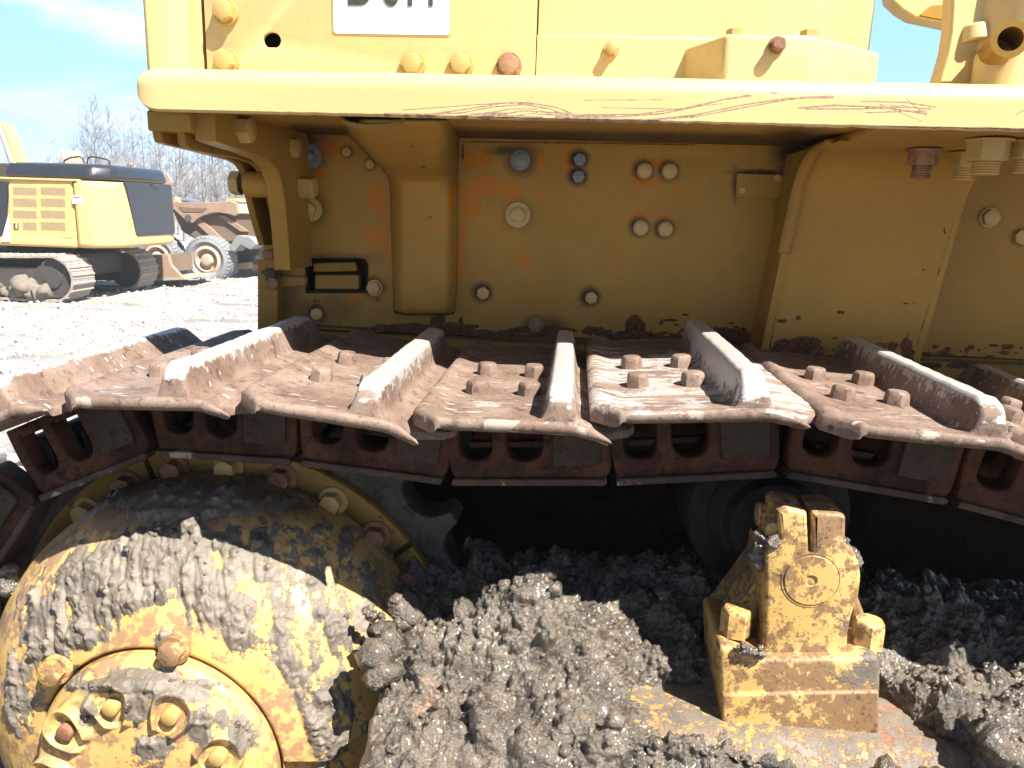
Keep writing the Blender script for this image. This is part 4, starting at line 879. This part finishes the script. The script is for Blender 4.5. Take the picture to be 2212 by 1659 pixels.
# loose stones
V_=[];F_=[]
tb=bmesh.new(); bmesh.ops.create_icosphere(tb,subdivisions=1,radius=1); bv=np.array([v.co[:] for v in tb.verts]); bf=np.array([[v.index for v in f.verts] for f in tb.faces]); tb.free()
for _ in range(4200):
    Yg=rng.uniform(5,26)**1.0; Xg_=-rng.uniform(.25,.80)*Yg; r=rng.choice([.02,.035,.055,.09],p=[.45,.35,.17,.03])
    i=np.searchsorted(xs,Xg_); j=np.searchsorted(ys,Yg); k=1+rng.uniform(-.25,.25,len(bv))
    F_.append(bf+len(bv)*len(V_)); V_.append(bv*k[:,None]*r*rng.uniform(.6,1.2,3)+np.array([Xg_,Yg,Z[min(i,len(xs)-1),min(j,len(ys)-1)]+r*.2]))
me=bpy.data.meshes.new('s'); me.from_pydata(np.concatenate(V_).tolist(),[],np.concatenate(F_).tolist())
stn=obj('gravel',me,simple('pale_stone',(.36,.34,.315),.9,nz=.5,scale=9,bump=.3),None,Matrix()); tag(stn,'loose pale gravel stones scattered across the yard','gravel',kind='stuff')
# ================================================================== EXCAVATOR
M['ex_yellow']=paint('excavator_yellow',(.56,.38,.15),(.60,.42,.18),dirt=.1,rust=-.2,rustcol=(.3,.17,.08),rust2=(.4,.24,.12))
M['ex_black']=simple('excavator_black',(.022,.026,.034),.28,nz=.2,scale=4,bump=0)
M['grille']=simple('dusty_grille',(.30,.22,.12),.8,nz=.3,scale=25)
M['ex_track']=simple('dusty_track_steel',(.30,.26,.22),.8,nz=.5,scale=9)
M['ex_dark']=simple('dark_undercarriage',(.05,.045,.04),.8,nz=.4,scale=6)
M['tyre']=simple('grey_tyre',(.21,.215,.22),.75,nz=.25,scale=6)
M['dust_brown']=simple('dusty_brown_steel',(.30,.20,.135),.7,nz=.35,scale=2.5)
M['shade_brown']=simple('shaded_brown_steel',(.16,.11,.075),.8,nz=.35,scale=1.5)  # the dusty brown again, darkened as if in shade
M['rim']=simple('dusty_pale_rim',(.44,.33,.24),.7,nz=.25,scale=4)
M['glass']=simple('dark_glass',(.04,.05,.06),.08,nz=.1,bump=0)
YE=17.
ex=thing('excavator','yellow excavator with black engine cover parked on gravel, seen from its rear corner','excavator',(at(205,600,YE).x-1.5,YE+1.3,0))
def hitY(x,y): return at(x,y,YE)
c0=at(207,537,YE); XR=c0.x; zb_=at(205,537,YE).z; zy=at(205,391,YE).z; zh=at(165,352,YE).z
def rbox(lo,hi,name,mat,parent,bev=.05,seg=3):
    bm=bmesh.new(); box(bm,lo,hi); return bevel(obj(name,bm,mat,parent),bev,seg)
XL=at(164,500,YE).x; D=3.25
# counterweight (rounded rear)
bm=bmesh.new(); pl=rounded([(XL,YE-.02),(XR-.05,YE-.02),(XR+.42,YE+.55),(XR+.42,YE+D-.5),(XR+.1,YE+D),(XL,YE+D)],[0,.35,.5,.5,.3,0],6)
prism(bm,[Vector((x,y,zb_)) for x,y in pl],(0,0,zy-zb_)); cw=bevel(obj('counterweight',bm,M['ex_yellow'],ex),.10,4)
bm=bmesh.new(); box(bm,(XR-3.6,YE+.02,zb_+.02),(XL-.012,YE+D-.05,zy)); sd=bevel(obj('engine_housing',bm,M['ex_yellow'],ex),.05,3)
rbox((XR-3.8,YE-.04,zb_-.005),(XL-.02,YE+D,zb_+.20),'side_skirt',M['ex_yellow'],ex,.06)
# grilles recessed-looking louvre panels in a raised door
dr=slab(rounded([(18,398),(152,398),(155,515),(22,515)],5),YE-.012,YE+.02); door=bevel(obj('side_door',dr,M['ex_yellow'],ex),.006)
for r_,(y0,y1) in enumerate(((406,421),(430,446),(456,471),(481,497))):
    for c_,(x0_,x1_) in enumerate(((29,78),(89,140))):
        if r_==3 and c_==0: x0_=50
        bm=bmesh.new(); P0=at(x0_,y1,YE-.014); P1=at(x1_,y0,YE-.014)
        prism(bm,[Vector((P0.x,P0.y,P0.z)),Vector((P1.x,P0.y,P0.z)),Vector((P1.x,P0.y,P1.z)),Vector((P0.x,P0.y,P1.z))],(0,.01,0))
        gv=obj('grille',bm,M['grille'],door); 
bm=slab([(29,482),(33,482),(33,494),(38,494),(38,482),(40,482),(40,497),(29,497)],YE-.016,YE-.012); obj('emblem',bm,M['ex_dark'],door)
bm=slab([(155,422),(179,422),(179,440),(156,440)],YE-.026,YE-.021); lb=obj('warning_label',bm,simple('label_white',(.8,.78,.75),.4,bump=0),cw)
bm=slab([(158,425),(172,425),(172,427.5),(158,427.5)],YE-.03,YE-.0265); obj('label_bar',bm,simple('label_red',(.6,.05,.08),.4,bump=0),lb)
# black hood
XH0=at(10,350,YE+.1).x; XH1=at(165,350,YE+.1).x; Xq=XR+.30
bm=bmesh.new(); prism(bm,[Vector((XH0-.1,YE+.05,zy+.03)),Vector((Xq-.35,YE+.05,zy+.03)),Vector((Xq,YE+.45,zy+.03)),Vector((Xq,YE+D-.45,zy+.03)),Vector((Xq-.2,YE+D-.1,zy+.03)),Vector((XH0-.1,YE+D-.1,zy+.03))],(0,0,zh-zy-.03))
hd_=obj('engine_cover',bm,M['ex_black'],ex)
for v in hd_.data.vertices:
    if v.co.z>0: v.co.x*=.96; v.co.y*=.90
bevel(hd_,.12,4)
rbox((XH0-.1,YE-.03,zy-.02),(XH1+.05,YE+.3,zy+.028),'cover_ledge',M['ex_yellow'],ex,.01)
# rear black door on the counterweight face
XRf=XR+.428
bm=bmesh.new(); pr_=rounded([(YE+.62,zy+.02),(YE+D-.55,zy+.02),(YE+D-.50,zb_+.26),(YE+.95,zb_+.26)],.08,4)
prism(bm,[Vector((XRf-.06,y,z)) for y,z in pr_],(.075,0,0)); rd=bevel(obj('rear_door',bm,M['ex_black'],ex),.01)
bm=bmesh.new(); box(bm,(XRf+.015,YE+1.75,zy-.05),(XRf+.06,YE+1.98,zy+.02)); obj('door_latch',bm,M['ex_dark'],rd)
# hand rails, exhaust, mirror
def rails(pts,Y): 
    bm=bmesh.new(); tube(bm,[at(x,y,Y) for x,y in pts],.02,6); return obj('hand_rail',bm,M['ex_dark'],ex,smooth=60)
rails([(137,356),(139,347),(150,341),(172,338),(178,342),(182,352)],YE+1.0); rails([(188,355),(190,341),(200,338),(230,344),(236,348),(238,362)],YE+1.0)
bm=bmesh.new(); tube(bm,[at(270,372,YE+2.0),at(278,362,YE+2.0),at(281,354,YE+2.0)],.05,10); obj('exhaust',bm,simple('rusty_pipe',(.3,.15,.1),.7),ex,smooth=60)
bm=slab([(0,392),(17,394),(14,470),(0,520),(-60,520),(-60,392)],YE-.02,YE+.9); obj('cab_rear',bm,M['ex_black'],ex)
bm=slab([(2,522),(18,462),(21,522)],YE-.06,YE-.03); obj('step_plate',bm,simple('grey_plate',(.5,.52,.55),.5,bump=0),ex)
# boom rising to the left
bm=bmesh.new()
for xo in (0,11): prism(bm,[at(x+xo,y,YE+.9) for x,y in ((-12,262),(-5,262),(34,358),(20,358))],(0,.35,0))
bo_=bevel(obj('boom',bm,M['ex_yellow'],ex),.02)
bm=bmesh.new(); cyl(bm,at(-3,268,YE+.8),at(26,352,YE+.8),.045,n=10); obj('boom_cylinder',bm,simple('pale_chrome',(.6,.62,.62),.3,.6),bo_)
rbox((at(-30,380,YE).x,YE+.4,at(0,388,YE).z),(at(24,380,YE).x,YE+1.6,at(0,352,YE+.4).z),'cab_bracket',M['ex_dark'],ex,.03)
# undercarriage
def ex_track(Y0,w,name):
    X1=at(181,600,16.9).x if True else 0; zc=.50; rt_=.50; X0=X1-rt_; 
    tr=thing_part=bpy.data.objects.new(name,None); 
    bpy.data.objects.remove(tr)
    n=70; path=[]; Lr=5.0
    seglen=.17; pts=[]
    # closed loop in XZ
    def loop(s):
        if s<Lr: return (X0-s,zc+rt_,math.pi/2)
        s-=Lr
        return None
    # straight top (sagging), right arc, bottom
    seq=[]
    for i in range(int(Lr/seglen)): x=X0-Lr+i*seglen; seq.append((x,zc+rt_-.05*math.sin(max(0,min(1,(X0-x)/Lr))*math.pi),0.))
    na=int(math.pi*rt_/seglen); 
    for i in range(na+1): a=math.pi/2-math.pi*i/na; seq.append((X0+rt_*math.cos(a),zc+rt_*math.sin(a),-(math.pi/2-a)))
    for i in range(1,int(Lr/seglen)): seq.append((X0-i*seglen,zc-rt_,-math.pi))
    bm=bmesh.new()
    for (x,z,a) in seq:
        t=Vector((math.cos(a),0,math.sin(a))); nn=Vector((-math.sin(a),0,math.cos(a)))
        c=Vector((x,Y0,z))
        prism(bm,[c-t*.082-nn*.045,c+t*.082-nn*.045,c+t*.082+nn*.0,c+t*.03+nn*.004,c+t*.015+nn*.035,c-t*.015+nn*.035,c-t*.03+nn*.004,c-t*.082+nn*.0],(0,w,0))
    for v in bm.verts: v.co+=Vector((noise.noise(v.co*5)*.012,noise.noise(v.co*6+Vector((3,0,0)))*.015,noise.noise(v.co*5+Vector((0,9,0)))*.012))
    ob=obj(name,bm,M['ex_track'],ex)
    bm=bmesh.new()
    prism(bm,[Vector((X0-Lr,Y0+.12,zc-.30)),Vector((X0-.2,Y0+.12,zc-.30)),Vector((X0-.2,Y0+.12,zc+.22)),Vector((X0-Lr,Y0+.12,zc+.22))],(0,w-.24,0)); obj('track_frame',bm,M['ex_dark'],ex)
    bm=bmesh.new(); cyl(bm,(X0,Y0+.1,zc),(X0,Y0+w-.1,zc),rt_-.07,n=28); cyl(bm,(X0,Y0+.06,zc),(X0,Y0+.1,zc),.2,n=20); obj('idler',bm,M['ex_dark'],ex,smooth=40)
    return X0
X0e=ex_track(16.5,.80,'crawler_track'); ex_track(19.3,.80,'crawler_track')
rbox((X0e-4.2,17.2,.45),(X0e+.0,19.4,.98),'undercarriage',M['ex_dark'],ex,.08)
bm=bmesh.new(); cyl(bm,(X0e-1.6,18.6,.9),(X0e-1.6,18.6,zb_+.05),.75,n=32); obj('slew_ring',bm,M['ex_dark'],ex,smooth=40)
bm=bmesh.new()
for q in range(26):
    lump(bm,(X0e-.2-rng.uniform(0,1.5),16.5+rng.uniform(.0,.3),.12+rng.uniform(0,.35)*rng.uniform(.3,1)),rng.uniform(.10,.22),q,2,amp=.6,fr=2.2)
md=obj('mud_lump',bm,simple('dry_clay',(.17,.145,.115),.95,nz=.4,scale=6),None,smooth=180); tag(md,'dried clay clods packed inside the near excavator track','clay',kind='stuff')
# ================================================================== DUMP TRUCK
YD=23.5
tk_=thing('dump_truck','dusty brown articulated dump truck with big grey tyres parked behind the excavator','dump truck',(at(460,600,YD).x,YD+1.3,0))
bm=slab([(372,455),(392,500),(430,521),(500,524),(552,512),(575,490),(560,462),(500,446),(420,440),(380,440)],YD+.1,YD+2.6); bevel(obj('dump_body',bm,M['shade_brown'],tk_),.05)
bm=slab([(330,437),(470,437),(497,434),(511,440),(513,462),(508,467),(495,463),(470,459),(455,461),(436,467),(425,474),(417,482),(402,481),(396,472),(376,453),(340,453)],YD-.1,YD+.12)
rail_=bevel(obj('body_rail',bm,M['dust_brown'],tk_),.015)
bm=slab([(386,447),(447,450),(437,458),(396,458)],YD-.115,YD-.10); obj('rail_recess_shade',bm,M['shade_brown'],rail_)  # dark plate on the rail, its colour standing in for a shaded recess
bm=bmesh.new(); cyl(bm,at(406,471,YD-.12),at(406,471,YD-.2),.10,n=16); obj('hoist_pin',bm,M['ex_dark'],tk_)
for (x0_,y0_,x1_,y1_,w) in ((410,470,470,525,10),(470,466,520,500,8)):
    bm=slab([(x0_,y0_),(x0_+w*2,y0_),(x1_+w*2,y1_),(x1_,y1_)],YD+.02,YD+.1); obj('body_brace',bm,M['dust_brown'],tk_)
bm=slab([(511,441),(600,445),(600,464),(513,462)],YD,YD+2.4); bevel(obj('cab_guard',bm,simple('pale_yellow',(.66,.55,.36),.6),tk_),.03)
bm=slab([(512,466),(600,468),(600,500),(540,497)],YD+.2,YD+2.2); cab_=bevel(obj('cab',bm,simple('pale_cab',(.7,.62,.5),.5),tk_),.04)  # pale cream cab colour
bm=slab([(519,470),(552,472),(556,491),(540,489)],YD+.16,YD+.19); obj('cab_window',bm,M['glass'],cab_)
bm=bmesh.new(); cyl(bm,at(383,431,YD+1),at(404,434,YD+1),.045,n=8); cyl(bm,at(402,433,YD+1),at(432,439,YD+1),.085,n=10); obj('hoist_cylinder',bm,simple('steel_blue',(.12,.16,.22),.4),tk_)
bm=slab([(376,425),(381,428),(388,437),(374,437)],YD+.8,YD+1.1); bevel(obj('lug',bm,M['ex_yellow'],tk_),.01)
bm=slab([(489,430),(512,429),(514,436),(486,437)],YD+.2,YD+.9); bevel(obj('lug',bm,M['ex_yellow'],tk_),.01)
bm=slab([(470,520),(560,515),(560,560),(520,575),(500,570),(492,540)],YD+.6,YD+2.0); bevel(obj('chassis',bm,M['ex_dark'],tk_),.05)
bm=slab([(505,568),(538,566),(540,580),(508,582)],YD+.3,YD+.6); bevel(obj('axle_stub',bm,M['dust_brown'],tk_),.03)
def wheel(px_,py_,rpx,Y,w=.62,yaw=0):
    c=at(px_,py_,Y); r=rpx*(Y*1.03)/F; fr=Matrix.Translation(c)@Matrix.Rotation(yaw,4,'Z')
    bm=bmesh.new(); n=64; rings=[]
    for q,(rr_,yy_) in enumerate(((.56,.06),(.60,.02),(.75,-.03),(.88,.0),(.95,.04),(.98,.08),(.985,w/2),(.98,w-.08),(.95,w-.04),(.88,w),(.6,w-.02),(.56,w-.06))):
        rings.append([bm.verts.new((r*rr_*math.cos(2*math.pi*i/n),yy_,r*rr_*math.sin(2*math.pi*i/n))) for i in range(n)])
    for A,B in zip(rings,rings[1:]):
        for i in range(n): bm.faces.new((A[i],A[(i+1)%n],B[(i+1)%n],B[i]))
    for i in range(36):
        for side in (0,1):
            a=2*math.pi*(i+.5*side)/36; a2=a+.05; y0_,y1_=(0,w*.52) if side==0 else (w*.48,w)
            def pt(aa,rr_,y_): return Vector((r*rr_*math.cos(aa),y_,r*rr_*math.sin(aa)))
            h=.055
            q=[pt(a-h,.90,y0_-.012 if side==0 else y0_),pt(a+h,.90,y0_-.012 if side==0 else y0_),pt(a+h,1.0,y0_+.03),pt(a-h,1.0,y0_+.03),pt(a-h,.90,y1_),pt(a+h,.90,y1_),pt(a+h+.09,1.0,y1_-.03),pt(a-h+.09,1.0,y1_-.03)]
            v=[bm.verts.new(p) for p in q]
            for f in ((0,1,2,3),(4,7,6,5),(0,4,5,1),(1,5,6,2),(2,6,7,3),(3,7,4,0)): bm.faces.new([v[k] for k in f])
    ty=obj('wheel',bm,M['tyre'],tk_,fr,smooth=40)
    bm=bmesh.new(); prev=None
    for rr_,yy_ in ((.60,.03),(.50,.0),(.47,-.01),(.44,.05),(.40,.14),(.26,.15),(.25,.02),(.20,-.03),(.12,-.04),(.001,-.04)):
        cur=[bm.verts.new((r*rr_*math.cos(2*math.pi*i/40),yy_,r*rr_*math.sin(2*math.pi*i/40))) for i in range(40)]
        if prev:
            for i in range(40): bm.faces.new((prev[i],prev[(i+1)%40],cur[(i+1)%40],cur[i]))
        prev=cur
    obj('rim',bm,M['rim'],ty,fr,smooth=40)
wheel(446,562,52,YD-.35); wheel(338,556,48,YD-.1); wheel(548,578,36,YD+1.2)
bm=slab(rounded([(493,535),(512,508),(540,512),(556,528),(540,540),(520,528),(505,545)],3),YD-.4,YD+.3); bevel(obj('fender',bm,M['tyre'],tk_),.02)
# loader bucket standing between
bk=thing('wheel_loader','brown steel bucket of a loader showing between excavator track and dump truck','wheel loader',(at(340,600,20.8).x,21,0))
bm=slab([(283,553),(362,550),(368,572),(394,600),(396,604),(290,608)],20.6,20.75); bevel(obj('bucket_side',bm,M['dust_brown'],bk),.01)
bm=slab([(255,556),(352,552),(356,590),(260,596)],20.78,22.4); obj('bucket_shell',bm,M['shade_brown'],bk)
bm=slab([(290,603),(397,600),(398,604),(290,609)],20.5,22.4); obj('cutting_edge',bm,M['ex_track'],bk)
# machinery glimpsed over the excavator roof
fm=thing('far_machine','small orange machine arm poking up behind the excavator hand rails','machine',(at(150,350,30).x,30,0))
bm=slab([(128,322),(133,326),(139,340),(150,343),(153,338),(150,326),(155,325),(160,345),(158,356),(135,356)],30,30.6); bevel(obj('arm',bm,simple('faded_orange',(.62,.36,.26),.7),fm),.02)
bm=bmesh.new(); p=at(146,352,30.3); cyl(bm,(p.x,p.y,0),(p.x,p.y,p.z),.25,n=12); obj('mast',bm,M['dust_brown'],fm)
fl=thing('beacon_arm','rusty curved bracket beside the right end of the black engine cover','bracket',(at(362,400,26).x,26,0))
bm=slab([(355,373),(361,376),(370,394),(368,402),(355,401),(357,396),(363,394),(360,382)],26,26.2); bevel(obj('hook',bm,simple('rusty_pink',(.42,.22,.17),.7),fl),.01)
bm=bmesh.new(); p=at(360,401,26.1); cyl(bm,(p.x,p.y,0),(p.x,p.y,p.z),.12,n=12); obj('mast',bm,M['dust_brown'],fl)
# ================================================================== TREES
def bark():
    m,nt,b=new_mat('pale_bark'); k=NB(nt); n=k.noise(3,5,.7); oi=k.n('ShaderNodeObjectInfo')
    col=k.mix(k.step(n,.4,.7),(.24,.225,.22),(.12,.108,.105)); k.l(col,b.inputs['Base Color']); b.inputs['Roughness'].default_value=.9; return m
M['bark']=bark()
def tree_mesh(seed,h,spread,dens):
    rnd=random.Random(seed); tr=bmesh.new(); cr=bmesh.new()
    def seg(bm,a,b,r0,r1,n=4): cyl(bm,a,b,r0,r1,n=n,cap=False)
    def grow(p,d,L,r,lev):
        n=5 if lev<2 else 3; q=p.copy()
        for i in range(n):
            d2=(d+Vector((rnd.gauss(0,.12),rnd.gauss(0,.12),rnd.gauss(.03,.07)))*(1+.4*lev)).normalized(); e=q+d2*(L/n); r1=r*(1-.8*(i+1)/n)+.0022
            seg(cr,q,e,r*(1-.8*i/n)+.0022,r1,3); 
            if lev<3:
                for _ in range(2 if lev else 2):
                    if rnd.random()<dens:
                        ax=Vector((rnd.gauss(0,1),rnd.gauss(0,1),rnd.gauss(.2,.4))).normalized(); nd=(d2*.75+ax*.75).normalized(); grow(e.copy(),nd,L*rnd.uniform(.4,.62),r1*.7,lev+1)
            q=e; d=d2
    p=Vector((0,0,-.3)); r=.085*h/8; N=14; pts=[p]
    lean=Vector((rnd.gauss(0,.04),rnd.gauss(0,.04),1))
    for i in range(N):
        p=p+Vector((lean.x*h/N+rnd.gauss(0,.03),lean.y*h/N+rnd.gauss(0,.03),(h+.3)/N)); pts.append(p)
    for i in range(N): seg(tr,pts[i],pts[i+1],r*(1-.85*i/N),r*(1-.85*(i+1)/N),6)
    for i in range(4,N+1):
        for _ in range(3):
            a=rnd.uniform(0,6.28); up=rnd.uniform(.6,1.4); d=Vector((math.cos(a),math.sin(a),up)).normalized(); t=(i-3)/(N-3)
            if rnd.random()<.85: grow(pts[i].copy(),d,spread*h*(1.15-t*.75)*rnd.uniform(.6,1),r*.35*(1-.6*t),0 if rnd.random()<.25 else 1)
    a=bpy.data.meshes.new('trunk'); tr.to_mesh(a); tr.free(); b=bpy.data.meshes.new('crown'); cr.to_mesh(b); cr.free(); return a,b
tm=[tree_mesh(1,10,.30,.62),tree_mesh(2,9,.18,.5),tree_mesh(3,11,.22,.5),tree_mesh(4,10,.13,.45),tree_mesh(5,9,.24,.6)]
spots=[(215,47,1.05,0),(255,45,.90,2),(180,46,.78,0),(165,52,.9,4),(290,50,.95,2),(235,55,1.1,0),(150,60,.85,4),(275,58,1.0,0)]
for i in range(26): spots.append((305+i*11+rng.uniform(-4,4),rng.uniform(42,64),rng.uniform(.78,1.12),int(rng.integers(1,5))))
for i in range(6): spots.append((60+i*17+rng.uniform(-5,5),rng.uniform(60,75),rng.uniform(.45,.62),int(rng.integers(1,5))))
for i in range(8): spots.append((1900+i*20,rng.uniform(60,75),.5,3)) if False else None
spots=sorted(spots,key=lambda s:s[0])
_o=['first','second','third','fourth','fifth','sixth','seventh','eighth','ninth','tenth','eleventh','twelfth','thirteenth','fourteenth','fifteenth','sixteenth','seventeenth','eighteenth','nineteenth','twentieth']
ORD=[o+' from the left' for o in _o]+[('last' if i==0 else _o[i]+' from the right') for i in range(19,-1,-1)]
ORD=ORD[:20]+ORD[-20:]
desc=['wide crowned','slim','tall forking','narrow pole like','bushy twiggy']
for i,(px_,Y,s,k) in enumerate(spots):
    X=at(px_,430,Y).x
    where='over the excavator roof' if 120<px_<350 else ('left of the excavator roof' if px_<=120 else 'over the dump truck')
    t=thing('bare_tree','%s leafless tree %s, %s'%(desc[k],where,ORD[i]),'tree',(X,Y,0),'bare trees behind the machines')
    fr=Matrix.Translation((X,Y,0))@Matrix.Rotation(rng.uniform(0,6),4,'Z')@Matrix.Diagonal((s*.74,s*.74,s*.72,1))
    for nm,me in (('trunk',tm[k][0]),('crown',tm[k][1])):
        if not me.materials: me.materials.append(M['bark'])
        o=bpy.data.objects.new(nm,me); C.objects.link(o); reg(o,t,fr)
# far woods and hill
bm=bmesh.new()
for i in range(700):
    Y=rng.uniform(75,120); X=-rng.uniform(.30,.85)*Y; h=rng.uniform(4,8); r=rng.uniform(.04,.09)
    p0=Vector((X,Y,0)); p1=p0+Vector((rng.normal(0,.25),0,h)); cyl(bm,p0,p1,r,.01,n=3,cap=False)
    for _ in range(7):
        t=rng.uniform(.2,.95); a=p0.lerp(p1,t); cyl(bm,a,a+Vector((rng.normal(0,.6),rng.normal(0,.4),rng.uniform(.4,1.3))),.025,.006,n=3,cap=False)
fw=obj('far_woods',bm,M['bark'],None); tag(fw,'mass of distant bare woodland behind the yard','woods',kind='stuff')
xs=np.linspace(-640,150,60); P=np.zeros((60,12,3))
for i,x in enumerate(xs):
    for j in range(12):
        t=j/11; P[i,j]=(x,330+t*160,(8+5*noise.noise(Vector((x*.006,3,0)))+2*noise.noise(Vector((x*.03,1,0))))*math.sin(t*math.pi/2+.0)*1.5-1)
hl=obj('hill',grid(P),simple('hazy_hill',(.26,.27,.30),.95,nz=.2,scale=.05,bump=0),None,Matrix(),smooth=180); hl['kind']='structure'
hm=bpy.data.materials.new('glare'); hm.use_nodes=True; hn=hm.node_tree; hn.nodes.remove(hn.nodes['Principled BSDF'])  # volume added to imitate lens glare paling the background
pv=hn.nodes.new('ShaderNodeVolumePrincipled'); pv.inputs['Density'].default_value=.0014; pv.inputs['Color'].default_value=(.93,.96,1,1); pv.inputs['Anisotropy'].default_value=.0
hn.links.new(pv.outputs[0],hn.nodes['Material Output'].inputs['Volume'])
bm=bmesh.new(); box(bm,(-660,-70,-1.4),(360,640,24)); hz_=obj('glare',bm,hm,None); tag(hz_,'thin bright haze added over the yard','glare',kind='stuff')
# ================================================================== LIGHT
Lv=Vector((-.60,.50,-1.)).normalized()
sl=bpy.data.lights.new('sun','SUN'); sl.energy=5.0; sl.angle=R(.5); sl.color=(1,.955,.88)
so=bpy.data.objects.new('sun',sl); C.objects.link(so); so.rotation_euler=Vector((0,0,-1)).rotation_difference(Lv).to_euler()
w=bpy.data.worlds.new('World'); bpy.context.scene.world=w; w.use_nodes=True; nt=w.node_tree; k=NB(nt); bg=nt.nodes['Background']
sky=k.n('ShaderNodeTexSky',sky_type='NISHITA'); sky.sun_disc=False; S=-Lv; sky.sun_elevation=math.asin(S.z); sky.sun_rotation=math.atan2(S.x,S.y)
sky.air_density=.6; sky.dust_density=.25; sky.ozone_density=1.
tc=k.n('ShaderNodeTexCoord'); mp=k.n('ShaderNodeMapping'); mp.inputs['Scale'].default_value=(1.2,1.2,5.5); mp.inputs['Rotation'].default_value=(.0,.22,.4); k.l(tc.outputs['Generated'],mp.inputs[0])
nn=k.n('ShaderNodeTexNoise'); nn.inputs['Scale'].default_value=2.2; nn.inputs['Detail'].default_value=7; nn.inputs['Roughness'].default_value=.55; nn.inputs['Distortion'].default_value=.6; k.l(mp.outputs[0],nn.inputs['Vector'])
sy=k.n('ShaderNodeSeparateXYZ'); k.l(tc.outputs['Generated'],sy.inputs[0])
north=k.step(sy.outputs[1],.15,.6)
base_=k.mix(k.math('MULTIPLY',north,.72),sky.outputs[0],(3.3,7.2,12.))  # viewed half of the sky brightened alone; the rest stays dim for less fill
cf=k.math('MULTIPLY',k.math('MULTIPLY',k.step(nn.outputs['Fac'],.46,.72),.8),k.math('MULTIPLY',north,k.step(sy.outputs[0],.3,-.1)))
k.l(k.mix(cf,base_,(10.,10.4,11.)),bg.inputs['Color']); bg.inputs['Strength'].default_value=.05
sc=bpy.context.scene; sc.render.engine='CYCLES'
sc.view_settings.view_transform='Standard'; sc.view_settings.look='None'; sc.view_settings.gamma=1; sc.view_settings.exposure=1.58
sc.render.resolution_x=1024; sc.render.resolution_y=768
